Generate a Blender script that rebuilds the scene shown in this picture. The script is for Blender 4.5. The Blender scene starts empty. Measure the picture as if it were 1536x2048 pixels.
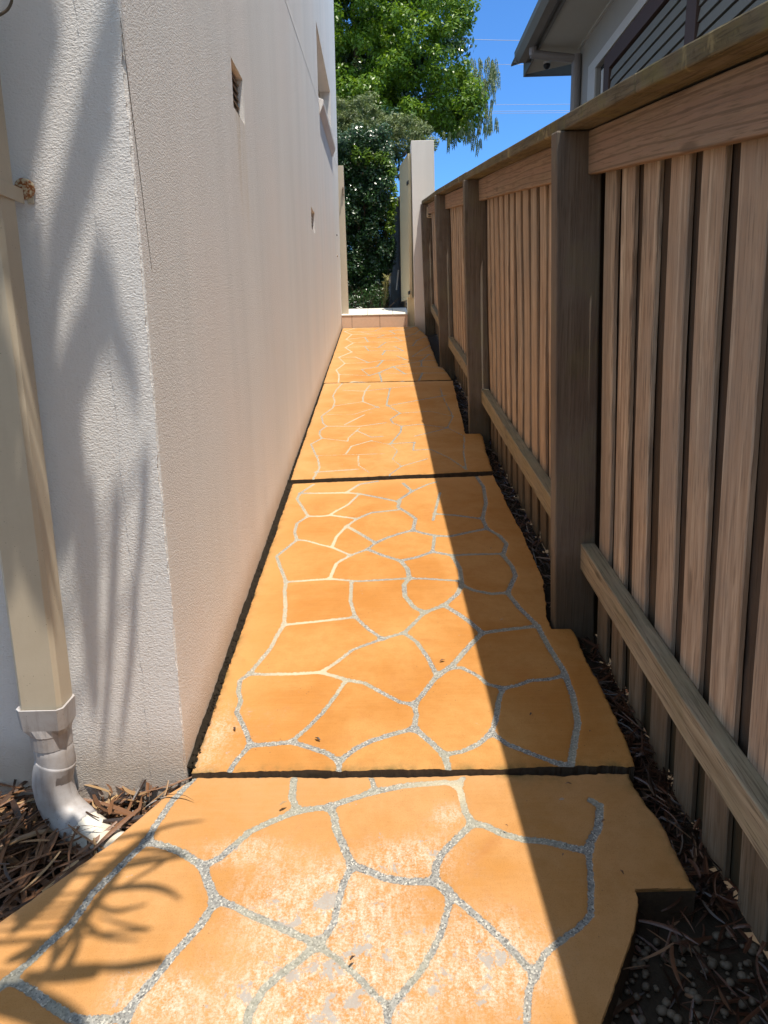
import bpy, bmesh, math, random
import numpy as np
from mathutils import Vector, Matrix
random.seed(7); rng = np.random.default_rng(11)
sc = bpy.context.scene
# ------------------------------------------------------------------ camera
F = 1430.; HOR = 688.; ROLL = .022; VX = 762.; CX, CY = 768., 1024.
def cam_axes():
    d = np.array([VX-CX, CY-HOR]); up = np.array([-ROLL, 1.]); up /= np.linalg.norm(up); rt = np.array([up[1], -up[0]])
    a, b = d@rt, d@up
    p = math.atan(b/F); psi = math.atan2(a, math.hypot(F, b))
    fwd = np.array([-math.sin(psi)*math.cos(p), math.cos(psi)*math.cos(p), -math.sin(p)])
    right = np.array([math.cos(psi), math.sin(psi), 0]); u = np.cross(right, fwd)
    return rt[0]*right+up[0]*u, rt[1]*right+up[1]*u, fwd
IX, IY, FW = cam_axes(); EYE = np.array([0, 0, 1.47])
cam = bpy.data.cameras.new('camera'); co = bpy.data.objects.new('camera', cam); sc.collection.objects.link(co)
m = Matrix(((IX[0], IY[0], -FW[0], EYE[0]), (IX[1], IY[1], -FW[1], EYE[1]), (IX[2], IY[2], -FW[2], EYE[2]), (0, 0, 0, 1)))
co.matrix_world = m
cam.sensor_fit = 'VERTICAL'; cam.sensor_height = 36.; cam.sensor_width = 27.; cam.lens = F/2048*36
cam.clip_start = .02; cam.clip_end = 2000
sc.camera = co
sc.render.resolution_x = 768; sc.render.resolution_y = 1024
# ------------------------------------------------------------------ light
SUN = np.array([-.163, .19, -.965]); SUN /= np.linalg.norm(SUN)      # direction the light travels
w = bpy.data.worlds.new('World'); sc.world = w; w.use_nodes = True
nt = w.node_tree; nt.nodes.clear()
sky = nt.nodes.new('ShaderNodeTexSky'); sky.sky_type = 'NISHITA'; sky.sun_disc = False
sky.sun_elevation = math.asin(-SUN[2]); sky.sun_rotation = math.atan2(-SUN[0], -SUN[1])
sky.air_density = 1.0; sky.dust_density = .0; sky.ozone_density = 2.0; sky.altitude = 1500
bg = nt.nodes.new('ShaderNodeBackground'); bg.inputs[1].default_value = .15
wo = nt.nodes.new('ShaderNodeOutputWorld')
# deep blue away from the sun, thin bright haze overhead and on the sun's side
tc = nt.nodes.new('ShaderNodeTexCoord'); sx = nt.nodes.new('ShaderNodeSeparateXYZ'); nt.links.new(tc.outputs['Generated'], sx.inputs[0])
mr = nt.nodes.new('ShaderNodeMapRange'); mr.interpolation_type = 'SMOOTHSTEP'; mr.inputs[1].default_value = .15; mr.inputs[2].default_value = .62
my = nt.nodes.new('ShaderNodeMath'); my.operation = 'MULTIPLY_ADD'; nt.links.new(sx.outputs[1], my.inputs[0]); my.inputs[1].default_value = -.3; nt.links.new(sx.outputs[2], my.inputs[2])
nt.links.new(my.outputs[0], mr.inputs[0])
cr = nt.nodes.new('ShaderNodeMix'); cr.data_type = 'RGBA'; nt.links.new(mr.outputs[0], cr.inputs[0]); cr.inputs[6].default_value = (.42, .76, 1.10, 1); cr.inputs[7].default_value = (2.75, 2.25, 1.62, 1)
mu = nt.nodes.new('ShaderNodeMix'); mu.data_type = 'RGBA'; mu.blend_type = 'MULTIPLY'; mu.inputs[0].default_value = 1; nt.links.new(sky.outputs[0], mu.inputs[6]); nt.links.new(cr.outputs[2], mu.inputs[7])
nt.links.new(mu.outputs[2], bg.inputs[0]); nt.links.new(bg.outputs[0], wo.inputs[0])
sl = bpy.data.lights.new('sun', 'SUN'); sl.energy = 4.7; sl.angle = math.radians(.53); sl.color = (1, .93, .82)
so = bpy.data.objects.new('sun', sl); sc.collection.objects.link(so)
so.rotation_euler = Vector(SUN).to_track_quat('-Z', 'Y').to_euler()
sc.view_settings.view_transform = 'Standard'; sc.view_settings.look = 'None'
sc.view_settings.exposure = .50; sc.view_settings.gamma = 1
sc.cycles.max_bounces = 8; sc.cycles.diffuse_bounces = 5
# ------------------------------------------------------------------ survey helpers: pixel of the photograph + a known plane -> metres
def ray(x, y):
    d = IX*(x-CX)-IY*(y-CY)+FW*F
    return d/np.linalg.norm(d)
def hit(x, y, n, c):
    n = np.asarray(n, float); d = ray(x, y)
    return EYE+(c-n@EYE)/(n@d)*d
_d = ray(762, 451); S = _d[2]/_d[1]                                # the lane climbs about 15 per cent
def G(x, y, off=0.): return hit(x, y, (0, -S, 1), off)
def onX(x, y, X): return hit(x, y, (1, 0, 0), X)
def onY(x, y, Y): return hit(x, y, (0, 1, 0), Y)
WK = .008; WX0 = -.592
def wallX(y, z): return WX0+WK*(z-S*y)
def onW(x, y): return hit(x, y, (1, S*WK, -WK), WX0)
# ------------------------------------------------------------------ mesh helpers
col = sc.collection
def tag(o, label=None, cat=None, group=None, kind=None):
    if label: o['label'] = label
    if cat: o['category'] = cat
    if group: o['group'] = group
    if kind: o['kind'] = kind
    return o
def empty(name, loc, label=None, cat=None, group=None):
    o = bpy.data.objects.new(name, None); o.location = loc; o.empty_display_size = .2; col.objects.link(o)
    return tag(o, label, cat, group)
def link(name, me, mat, parent=None, smooth=False, bevel=0, auto=None):
    o = bpy.data.objects.new(name, me); col.objects.link(o)
    for mm in (mat if isinstance(mat, (list, tuple)) else [mat]): me.materials.append(mm)
    if smooth: me.polygons.foreach_set('use_smooth', [True]*len(me.polygons))
    if parent is not None:
        o.parent = parent
        pw = parent; off = Vector((0, 0, 0))
        while pw is not None: off += pw.location; pw = pw.parent
        me.transform(Matrix.Translation(-off))
    if bevel:
        b = o.modifiers.new('b', 'BEVEL'); b.width = bevel; b.segments = 2; b.limit_method = 'ANGLE'
    return o
class MB:
    def __init__(s): s.v = []; s.f = []; s.r = []; s.mi = []
    def add(s, vs, fs, r=None, mi=0):
        n = len(s.v); s.v += [tuple(map(float, p)) for p in vs]
        r = random.random() if r is None else r
        for f in fs: s.f.append(tuple(n+i for i in f)); s.r.append(r); s.mi.append(mi)
        return s
    def box(s, a, b, r=None, mi=0, fn=None):
        x0, y0, z0 = a; x1, y1, z1 = b
        vs = [(x0,y0,z0),(x1,y0,z0),(x1,y1,z0),(x0,y1,z0),(x0,y0,z1),(x1,y0,z1),(x1,y1,z1),(x0,y1,z1)]
        if fn: vs = [fn(*p) for p in vs]
        return s.add(vs, [(3,2,1,0),(4,5,6,7),(0,1,5,4),(1,2,6,5),(2,3,7,6),(3,0,4,7)], r, mi)
    def prism(s, poly, ext, r=None, mi=0):
        n = len(poly); e = np.array(ext, float)
        vs = [tuple(p) for p in poly]+[tuple(np.array(p)+e) for p in poly]
        fs = [tuple(range(n))[::-1], tuple(range(n, 2*n))]+[(i, (i+1) % n, n+(i+1) % n, n+i) for i in range(n)]
        return s.add(vs, fs, r, mi)
    def tube(s, pts, rad, n=10, r=None, mi=0, caps=True):
        pts = [np.array(p, float) for p in pts]; m_ = len(pts)
        rad = [rad]*m_ if np.isscalar(rad) else list(rad)
        vs = []; prev = None
        for i, p in enumerate(pts):
            t = pts[min(i+1, m_-1)]-pts[max(i-1, 0)]; t /= np.linalg.norm(t)+1e-12
            if prev is None:
                a = np.array([0, 0, 1.]) if abs(t[2]) < .9 else np.array([1., 0, 0]); u = np.cross(t, a)
            else: u = prev-t*(prev@t)
            u /= np.linalg.norm(u)+1e-12; prev = u; v = np.cross(t, u)
            for k in range(n):
                a = 2*math.pi*k/n; vs.append(p+rad[i]*(math.cos(a)*u+math.sin(a)*v))
        fs = [(i*n+k, i*n+(k+1) % n, (i+1)*n+(k+1) % n, (i+1)*n+k) for i in range(m_-1) for k in range(n)]
        if caps: fs += [tuple(range(n))[::-1], tuple(range((m_-1)*n, m_*n))]
        return s.add(vs, fs, r, mi)
    def ribbon(s, pts, wid, side, r=None, mi=0, fold=.15):
        pts = [np.array(p, float) for p in pts]; m_ = len(pts); vs = []
        side = np.array(side, float)
        for i, p in enumerate(pts):
            t = pts[min(i+1, m_-1)]-pts[max(i-1, 0)]; t /= np.linalg.norm(t)+1e-12
            u = side-t*(side@t); u /= np.linalg.norm(u)+1e-9; nn = np.cross(t, u)
            ww = wid[i] if not np.isscalar(wid) else wid*math.sin(math.pi*(.12+.86*i/(m_-1)))**.6
            vs += [p-u*ww/2+nn*ww*fold, p, p+u*ww/2+nn*ww*fold]
        fs = []
        for i in range(m_-1):
            a = 3*i; fs += [(a, a+1, a+4, a+3), (a+1, a+2, a+5, a+4)]
        return s.add(vs, fs, r, mi)
    def build(s, name, mat, parent=None, smooth=False, bevel=0):
        me = bpy.data.meshes.new(name); me.from_pydata(s.v, [], s.f); me.update()
        at = me.attributes.new('rnd', 'FLOAT', 'FACE'); at.data.foreach_set('value', s.r)
        o = link(name, me, mat, parent, smooth, bevel)
        if any(s.mi): me.polygons.foreach_set('material_index', s.mi)
        return o
# ------------------------------------------------------------------ material helper
class N:
    def __init__(s, name):
        s.m = bpy.data.materials.new(name); s.m.use_nodes = True; s.t = s.m.node_tree
        s.b = s.t.nodes['Principled BSDF']; s.out = s.t.nodes['Material Output']
    def n(s, typ, **k):
        nd = s.t.nodes.new('ShaderNode'+typ)
        for a, b in k.items(): setattr(nd, a, b)
        return nd
    def set(s, sock, v):
        if isinstance(v, bpy.types.NodeSocket): s.t.links.new(v, sock)
        elif v is not None:
            if isinstance(v, (tuple, list)) and len(v) == 3 and sock.type == 'RGBA': v = (*v, 1)
            sock.default_value = v
    def pos(s): return s.n('NewGeometry').outputs['Position']
    def map(s, v, scale=(1, 1, 1), loc=(0, 0, 0)):
        nd = s.n('Mapping'); s.set(nd.inputs[0], v); nd.inputs['Scale'].default_value = scale; nd.inputs['Location'].default_value = loc
        return nd.outputs[0]
    def noise(s, v, scale, det=4, rough=.55, dist=0., col=False):
        nd = s.n('TexNoise'); s.set(nd.inputs['Vector'], v); nd.inputs['Scale'].default_value = scale
        nd.inputs['Detail'].default_value = det; nd.inputs['Roughness'].default_value = rough; nd.inputs['Distortion'].default_value = dist
        return nd.outputs[1 if col else 0]
    def voro(s, v, scale, feat='F1', out='Distance'):
        nd = s.n('TexVoronoi', feature=feat); s.set(nd.inputs['Vector'], v); nd.inputs['Scale'].default_value = scale
        return nd.outputs[out]
    def ramp(s, f, a, b, lo=0., hi=1.):
        nd = s.n('MapRange'); nd.interpolation_type = 'SMOOTHSTEP'; s.set(nd.inputs[0], f)
        for i, v in enumerate((a, b, lo, hi)): s.set(nd.inputs[i+1], v)
        return nd.outputs[0]
    def mix(s, f, a, b, bt='MIX'):
        nd = s.n('Mix', data_type='RGBA', blend_type=bt); s.set(nd.inputs[0], f); s.set(nd.inputs[6], a); s.set(nd.inputs[7], b)
        return nd.outputs[2]
    def math(s, op, a, b=0., c=0.):
        nd = s.n('Math', operation=op); s.set(nd.inputs[0], a); s.set(nd.inputs[1], b); s.set(nd.inputs[2], c)
        return nd.outputs[0]
    def attr(s, name): return s.n('Attribute', attribute_name=name).outputs['Fac']
    def bump(s, h, st=.5, d=.01, prev=None):
        nd = s.n('Bump'); s.set(nd.inputs['Height'], h); nd.inputs['Strength'].default_value = st; nd.inputs['Distance'].default_value = d
        if prev is not None: s.set(nd.inputs['Normal'], prev)
        return nd.outputs[0]
    def done(s, colr, rough=.8, bump=None, spec=.3, metal=0.):
        s.set(s.b.inputs['Base Color'], colr); s.set(s.b.inputs['Roughness'], rough); s.b.inputs['Specular IOR Level'].default_value = spec
        s.b.inputs['Metallic'].default_value = metal
        if bump is not None: s.set(s.b.inputs['Normal'], bump)
        return s.m

def mat_stucco(name, base, grain=95, st=.55, streak=.12):
    k = N(name); p = k.pos()
    v = k.map(p, (1, 1, 1.5)); h = k.noise(v, grain, 2, .5, .6); h2 = k.noise(v, grain*2.6, 2, .6)
    hh = k.math('ADD', h, k.math('MULTIPLY', h2, .35))
    lo = k.noise(k.map(p, (1, 1, .10)), 3.2, 5, .65)              # rain streaks run down
    pat = k.noise(p, 1.3, 3, .5)
    c = k.mix(k.ramp(lo, .3, .75), base, tuple(x*(1-streak) for x in base))
    c = k.mix(k.ramp(pat, .4, .7, 0, .5), c, (base[0]*1.02, base[1]*.97, base[2]*.95))
    c = k.mix(k.ramp(h, .25, .42, .18, 0), c, tuple(x*.5 for x in base))
    # yellow-brown drip stains below the vent
    sv = k.n('SeparateXYZ'); k.set(sv.inputs[0], p); ms = k.math('MULTIPLY', k.ramp(sv.outputs[1], 3.20, 3.26), k.ramp(sv.outputs[1], 3.42, 3.50, 1, 0))
    ms = k.math('MULTIPLY', ms, k.math('MULTIPLY', k.ramp(sv.outputs[2], 1.75, 2.4), k.ramp(sv.outputs[2], 2.42, 2.44, 1, 0)))
    c = k.mix(k.math('MULTIPLY', ms, k.ramp(k.noise(k.map(p, (1, 1, .08)), 30, 3, .6), .35, .7, .1, .5)), c, (base[0]*.72, base[1]*.60, base[2]*.42))
    # soil splash where the wall meets the paving
    sep = k.n('SeparateXYZ'); k.set(sep.inputs[0], p)
    rel = k.math('SUBTRACT', sep.outputs[2], k.math('MULTIPLY', sep.outputs[1], S))
    rel = k.math('ADD', rel, k.math('MULTIPLY', k.noise(p, 9, 4, .6), -.08))
    c = k.mix(k.ramp(rel, -.05, .14, .75, 0), c, (base[0]*.62, base[1]*.52, base[2]*.42))
    return k.done(c, .92, k.bump(hh, st, .006), .15)
def mat_plain(name, c, rough=.6, var=.12, sc_=14, spec=.35, bump=.1, metal=0):
    k = N(name); p = k.pos(); n = k.noise(p, sc_, 5, .6)
    cc = k.mix(n, tuple(x*(1-var) for x in c), tuple(min(1, x*(1+var)) for x in c))
    return k.done(cc, rough, k.bump(k.noise(p, sc_*8, 3, .6), bump, .002), spec, metal)
def mat_wood(name, ca, cb, cc, axis='z', algae=.0, grey=.0, rings=False, knots=True, low_algae_shade=0.):
    """ca/cb grain colours, cc colour of the odd board; axis: the way the grain runs"""
    k = N(name); p = k.pos()
    if axis == 'y':
        sp = k.n('SeparateXYZ'); k.set(sp.inputs[0], p); cm = k.n('CombineXYZ'); k.set(cm.inputs[0], sp.outputs[0]); k.set(cm.inputs[1], sp.outputs[1])
        k.set(cm.inputs[2], k.math('SUBTRACT', sp.outputs[2], k.math('MULTIPLY', sp.outputs[1], S))); p = cm.outputs[0]
    r = k.attr('rnd')
    sc3 = (38, 38, 1.6) if axis == 'z' else (38, 1.6, 38) if axis == 'y' else (1.6, 38, 38)
    cmb = k.n('CombineXYZ'); 
    for i in range(3): k.set(cmb.inputs[i], k.math('MULTIPLY', r, (7.3, 5.1, 9.7)[i]))
    add = k.n('VectorMath', operation='ADD'); k.set(add.inputs[0], p); k.set(add.inputs[1], cmb.outputs[0]); pp = add.outputs[0]
    g = k.noise(k.map(pp, sc3), 1, 6, .62, .9); fine = k.noise(k.map(pp, tuple(4*x for x in sc3)), 1, 4, .6)
    band = k.noise(k.map(pp, tuple(x*.5 if x > 5 else x*.25 for x in sc3)), 1, 3, .6, .2)
    c = k.mix(k.ramp(g, .33, .66), ca, cb)
    c = k.mix(k.ramp(band, .42, .58, 0, .8), c, cc); c = k.mix(k.ramp(band, .60, .68, 0, .45), c, tuple(x*.62 for x in cc))
    c = k.mix(k.ramp(fine, .48, .68, 0, .75), c, tuple(x*.45 for x in ca))
    if rings:
        wv = k.n('TexWave', wave_type='BANDS', bands_direction='Z'); k.set(wv.inputs['Vector'], k.map(pp, (1, .22, 1))); wv.inputs['Scale'].default_value = 11
        wv.inputs['Distortion'].default_value = 5; wv.inputs['Detail'].default_value = 2; wv.inputs['Detail Scale'].default_value = .35
        c = k.mix(k.ramp(wv.outputs[1], .86, .99, 0, .7), c, tuple(x*.42 for x in ca))
    if knots:
        ks = (9, 9, 2.4) if axis == 'z' else (9, 2.4, 9)
        kn = k.voro(k.map(pp, ks), 1); c = k.mix(k.ramp(kn, .07, .16, .75, 0), c, tuple(x*.35 for x in ca))
    # each board weathers on its own
    c = k.mix(k.ramp(r, 0, 1, .0, .38), c, cc)
    c = k.mix(k.math('MULTIPLY', k.ramp(k.math('FRACT', k.math('MULTIPLY', r, 7.7)), .3, 1), .35), c, tuple(x*.6 for x in cb))
    if grey: c = k.mix(k.ramp(k.noise(pp, 3, 4, .6), .4, .7, 0, grey), c, (.22, .21, .19))
    if algae: c = k.mix(k.ramp(k.noise(pp, 6, 6, .65), .48, .66, 0, algae), c, (.16, .14, .045))
    if algae > .5: c = k.mix(k.ramp(k.noise(pp, 3.3, 6, .7, .5), .60, .64, 0, .6), c, (.32, .26, .13)); c = k.mix(k.ramp(k.noise(pp, 40, 5, .75), .52, .7, 0, .6), c, (.05, .04, .025))
    if low_algae_shade:
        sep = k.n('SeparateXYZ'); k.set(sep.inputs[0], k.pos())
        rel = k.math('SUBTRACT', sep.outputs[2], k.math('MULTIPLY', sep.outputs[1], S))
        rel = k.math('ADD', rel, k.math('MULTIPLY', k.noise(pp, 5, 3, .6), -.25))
        c = k.mix(k.ramp(rel, .0, .26, low_algae_shade, 0), c, (.055, .042, .02))  # algae near the ground, coloured darker to stand in for shade there
    hb = k.math('ADD', g, k.math('MULTIPLY', fine, .6))
    return k.done(c, .88, k.bump(hb, .6, .004), .2)
def mat_leaf(name, ca, cb, cc, rough=.45, spec=.5, trans=.25):
    k = N(name); r = k.attr('rnd'); g = k.n('NewGeometry')
    c = k.mix(k.ramp(r, 0, .6), ca, cb); c = k.mix(k.ramp(r, .78, 1, 0, 1), c, cc)
    k.done(c, rough, None, spec)
    if trans:
        tr = k.n('BsdfTranslucent'); k.set(tr.inputs[0], k.mix(.5, c, (cb[0]*1.7, cb[1]*1.7, cb[2]*.8)))
        ms = k.n('MixShader'); ms.inputs[0].default_value = trans
        k.t.links.new(k.b.outputs[0], ms.inputs[1]); k.t.links.new(tr.outputs[0], ms.inputs[2]); k.t.links.new(ms.outputs[0], k.out.inputs[0])
    return k.m
def mat_paving(name, deep, pale, wearc=(.56, .49, .40), pitted=.5):
    k = N(name); p = k.pos(); gd = k.attr('grout'); we = k.attr('wear'); ed = k.attr('edge')
    wob = k.math('MULTIPLY', k.math('SUBTRACT', k.noise(p, 85, 3, .6), .5), .010)
    wob2 = k.math('MULTIPLY', k.math('SUBTRACT', k.noise(p, 330, 2, .6), .5), .006)
    d = k.math('ADD', k.math('ADD', gd, wob), wob2)
    gm = k.ramp(d, -.0012, .0012, 1, 0)
    # stone colour
    n1 = k.noise(p, 2.6, 5, .62, .4); n2 = k.noise(p, 22, 5, .7); brush = k.noise(k.map(p, (5, 120, 5)), 1, 4, .6)
    c = k.mix(k.ramp(n1, .32, .68), deep, pale)
    c = k.mix(k.ramp(n2, .35, .75, 0, .35), c, tuple(x*.80 for x in deep))
    c = k.mix(k.ramp(k.noise(p, 380, 3, .8), .50, .70, 0, .55), c, tuple(x*.6 for x in deep))
    c = k.mix(k.ramp(k.noise(p, 5.5, 6, .72, .6), .56, .72, 0, .35), c, (deep[0]*.86, deep[1]*.74, deep[2]*.9))
    c = k.mix(k.ramp(brush, .45, .7, 0, .18), c, pale)
    c = k.mix(k.math('MULTIPLY', ed, k.ramp(n2, .3, .6, .5, 1)), c, (pale[0]*1.1, pale[1]*1.15, pale[2]*1.35))
    fl = k.noise(p, 170, 4, .8); fl2 = k.noise(k.map(p, (60, 26, 40)), 1., 6, .75)
    wm = k.math('MULTIPLY', k.ramp(k.math('ADD', k.math('MULTIPLY', fl, .55), k.math('MULTIPLY', fl2, .45)), .40, .66), k.ramp(k.math('ADD', we, k.math('MULTIPLY', k.math('SUBTRACT', n2, .5), .8)), .15, 1.05))
    c = k.mix(k.math('MULTIPLY', wm, .95), c, wearc)
    # spots where the coating is gone down to grey cement
    gs = k.ramp(k.math('ADD', k.noise(p, 17, 6, .72, .3), k.math('MULTIPLY', we, .13)), .70, .735)
    c = k.mix(k.math('MULTIPLY', gs, .8), c, (.29, .28, .26))
    # pinholes and grit
    vd = k.voro(p, 48); sel = k.ramp(k.noise(p, 9, 2), .5, .6)
    c = k.mix(k.math('MULTIPLY', k.ramp(vd, .04, .11, 1, 0), k.math('MULTIPLY', sel, pitted)), c, (.06, .045, .03))
    # green-brown film on damp corners
    c = k.mix(k.math('MULTIPLY', k.attr('damp'), k.ramp(k.noise(p, 14, 6, .7), .38, .66)), c, (.16, .11, .035))
    # exposed aggregate in the joints
    ag = k.voro(p, 260, out='Color'); sepc = k.n('SeparateColor'); k.set(sepc.inputs[0], ag)
    gc = k.mix(sepc.outputs[0], (.16, .155, .145), (.32, .31, .28)); gc = k.mix(k.ramp(sepc.outputs[1], .84, .94, 0, .8), gc, (.52, .49, .42)); gc = k.mix(k.ramp(sepc.outputs[2], .84, .94, 0, .7), gc, (.06, .058, .055))
    gc = k.mix(k.ramp(k.noise(p, 5, 3), .45, .6, 0, .45), gc, (.33, .31, .22))
    gc = k.mix(k.attr('cream'), gc, (.52, .44, .29))
    c = k.mix(gm, c, gc)
    h = k.math('ADD', k.math('MULTIPLY', k.noise(p, 240, 4, .7), .6), k.math('MULTIPLY', brush, .6))
    h = k.math('SUBTRACT', h, k.math('MULTIPLY', gm, 1.1)); h = k.math('ADD', h, k.math('MULTIPLY', gm, k.math('MULTIPLY', sepc.outputs[0], .9)))
    return k.done(c, .8, k.bump(h, .5, .0022), .25)

def mat_dirty(name, c, dirt, rough=.42, amt=.7):
    k = N(name); p = k.pos(); n = k.noise(p, 9, 6, .7, .3); sp = k.voro(p, 95); run = k.noise(k.map(p, (60, 60, 5)), 1, 4, .6)
    cc = k.mix(k.ramp(n, .35, .75, 0, amt), c, dirt); cc = k.mix(k.ramp(run, .5, .72, 0, .45 if amt > .65 else .10), cc, tuple(x*.72 for x in dirt))
    cc = k.mix(k.math('MULTIPLY', k.ramp(sp, .06, .13, .8, 0), k.ramp(k.noise(p, 23, 2), .5, .58)), cc, (.06, .045, .03))
    return k.done(cc, rough, k.bump(k.noise(p, 180, 3, .6), .12, .002), .35)
M = {}
M['stucco'] = mat_stucco('rendered_wall_paint', (.765, .742, .72), 150, .46, .10)
M['stucco_fine'] = mat_stucco('pillar_paint', (.78, .74, .69), 150, .2)
M['pav_near'] = mat_paving('paving_near', (.405, .186, .048), (.47, .250, .098), pitted=.5)
M['pav_mid'] = mat_paving('paving_middle', (.405, .170, .036), (.485, .245, .076), pitted=.8)
M['pav_far'] = mat_paving('paving_far', (.42, .19, .045), (.49, .265, .095), pitted=.3)
M['slabside'] = mat_plain('slab_side', (.075, .055, .038), .95, .5, 55, .1, .9)
M['soil'] = mat_plain('soil', (.045, .034, .024), .95, .5, 20, .15, .8)
M['mortar'] = mat_plain('grey_filler', (.22, .22, .24), .6, .15, 40)
M['paling'] = mat_wood('paling_wood', (.27, .185, .12), (.68, .55, .41), (.41, .29, .20), 'z', 0, .35, low_algae_shade=.65)
M['paling_back_shaded'] = mat_wood('back_paling_wood_shaded', (.055, .036, .022), (.10, .068, .042), (.07, .045, .03), 'z', 0, .1, low_algae_shade=.65)  # same timber as the front boards, coloured darker for shade in the gaps
M['post'] = mat_wood('post_wood', (.09, .07, .052), (.25, .21, .165), (.15, .115, .09), 'z', .25, .5, low_algae_shade=.5)
M['fascia'] = mat_wood('rail_board_wood', (.27, .18, .115), (.38, .27, .18), (.33, .21, .15), 'y', .12, .1, rings=True)
M['rail'] = mat_wood('bottom_rail_wood', (.24, .19, .125), (.38, .32, .22), (.28, .24, .15), 'y', .2, .3)
M['cap'] = mat_wood('cap_wood', (.085, .066, .040), (.19, .15, .09), (.13, .105, .05), 'y', .6, .3, knots=False)
M['cream'] = mat_dirty('cream_metal', (.53, .455, .345), (.46, .385, .28), .4, .45)
M['creamdark'] = mat_plain('cream_gate_paint', (.62, .54, .34), .5, .06, 5, .4, .05)
M['pvc'] = mat_dirty('grey_plastic', (.42, .405, .41), (.30, .26, .23), .42, .8)
M['pvcwhite'] = mat_dirty('white_plastic', (.64, .60, .53), (.42, .33, .20), .45, .9)
M['dark'] = mat_plain('dark_metal', (.02, .02, .025), .4, .2)
M['tile'] = mat_plain('step_tile', (.62, .45, .33), .45, .12, 30, .4, .15)
M['tiletop'] = mat_plain('step_tile_top', (.74, .69, .60), .45, .08, 30, .4, .1)
M['tgrout'] = mat_plain('tile_grout', (.16, .11, .08), .9, .3)
M['trim'] = mat_plain('white_trim', (.55, .54, .52), .6, .06)
M['hwall'] = mat_plain('grey_house_wall', (.36, .345, .32), .85, .06, 8, .2, .15)
M['soffit'] = mat_plain('soffit_paint', (.50, .49, .45), .8, .05, 6, .2, .05)
M['gutter'] = mat_plain('gutter_metal', (.17, .17, .17), .45, .1, 6, .4, .03)
M['hpipe'] = mat_plain('pipe_metal', (.26, .235, .225), .5, .08, 6, .4, .03)
M['roof'] = mat_plain('roof_metal', (.10, .105, .10), .45, .1, 6, .4, .05)
M['slat'] = mat_plain('grey_slat', (.20, .205, .19), .6, .08, 12, .3, .05)
M['brown'] = mat_plain('brown_frame', (.085, .05, .04), .55, .15, 12, .3, .05)
M['glass'] = mat_plain('window_glass', (.02, .03, .045), .05, .1, 3, .6, 0)
M['louvre'] = mat_plain('vent_louvre', (.30, .23, .17), .7, .2, 30)
M['wire'] = mat_plain('wire', (.30, .30, .32), .5, .1)
M['pebble'] = mat_plain('pebble_stone', (.125, .10, .072), .6, .45, 25, .4, .2)
k = N('rusty_screw'); p_ = k.pos(); M['rust'] = k.done(k.mix(k.ramp(k.noise(p_, 110, 4, .7), .42, .56), (.55, .45, .30), (.27, .085, .02)), .7, k.bump(k.noise(p_, 300), .3, .002))
k = N('litter'); r_ = k.attr('rnd'); c_ = k.mix(k.ramp(r_, 0, .55), (.022, .010, .006), (.15, .068, .03)); c_ = k.mix(k.ramp(r_, .8, 1), c_, (.36, .235, .115)); M['litter'] = k.done(c_, .42, k.bump(k.noise(k.pos(), 220), .3, .002), .5)
k = N('litter_dark'); r_ = k.attr('rnd'); c_ = k.mix(k.ramp(r_, 0, .7), (.018, .008, .005), (.085, .034, .018)); c_ = k.mix(k.ramp(r_, .88, 1), c_, (.20, .12, .07)); M['litter_dark'] = k.done(c_, .3, k.bump(k.noise(k.pos(), 220), .3, .002), .6)
M['leaf_big'] = mat_leaf('tree_leaf', (.06, .13, .012), (.15, .25, .02), (.30, .38, .03), .4, .45, .35)
M['leaf_fine'] = mat_leaf('fine_leaf', (.09, .13, .045), (.17, .21, .08), (.28, .28, .12), .5, .4, .25)
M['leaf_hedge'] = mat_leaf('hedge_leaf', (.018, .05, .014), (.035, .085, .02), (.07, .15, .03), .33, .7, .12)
M['leaf_pale'] = mat_leaf('pale_strap_leaf', (.22, .20, .07), (.42, .38, .15), (.55, .48, .28), .45, .4, .25)
M['leaf_strap'] = mat_leaf('strap_leaf', (.05, .08, .02), (.08, .13, .03), (.16, .13, .05), .45, .4, .1)
M['bark'] = mat_plain('bark', (.11, .08, .055), .95, .4, 25, .1, .8)

# ------------------------------------------------------------------ terrain
def hz(y):
    return S*y-.11 if -30 < y < 34 else (S*34-.11 if y >= 34 else -S*30-.11)
ys = [-400, -30, -8, -2, 0, 1, 1.4, 2, 4, 8, 12, 20, 34, 120, 900]; xs = [-300, -40, -8, -3, -1.2, -.5, .3, .9, 2, 6, 40, 300]
b = MB(); vs = [(x, y, hz(y)) for y in ys for x in xs]; nx = len(xs)
b.add(vs, [(j*nx+i, j*nx+i+1, (j+1)*nx+i+1, (j+1)*nx+i) for j in range(len(ys)-1) for i in range(nx-1)], .5)
tag(b.build('ground', M['soil']), kind='structure')

# unseen concrete apron behind the camera, added to bounce warm light onto the wall
b = MB(); b.add([(-7, -12, -S*12+.0), (1.05, -12, -S*12+.0), (1.05, .74, S*.74-.03), (-7, .74, S*.74-.03)], [(0, 1, 2, 3)], .5)
tag(b.build('bounce_apron', mat_plain('bounce_apron_concrete', (.22, .175, .125), .9, .15, 6, .2, .3)), kind='structure')
yw = empty('sky_blocker_wall', (-3, -3.4, -.5), 'unseen tan wall added behind the camera to block low sky', 'wall')  # unseen wall, added to cut the sky fill on the near house face
b = MB(); b.box((-7, -3.6, -1.5), (.9, -3.4, 4.6)); b.build('blocker_face', mat_plain('tan_render', (.30, .23, .16), .9, .1, 6, .2, .2), yw)
b = MB(); b.box((-7.03, -3.63, 4.602), (.93, -3.37, 4.68)); b.build('blocker_coping', mat_plain('tan_coping', (.34, .27, .2), .9, .1, 6, .2, .2), yw)
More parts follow.
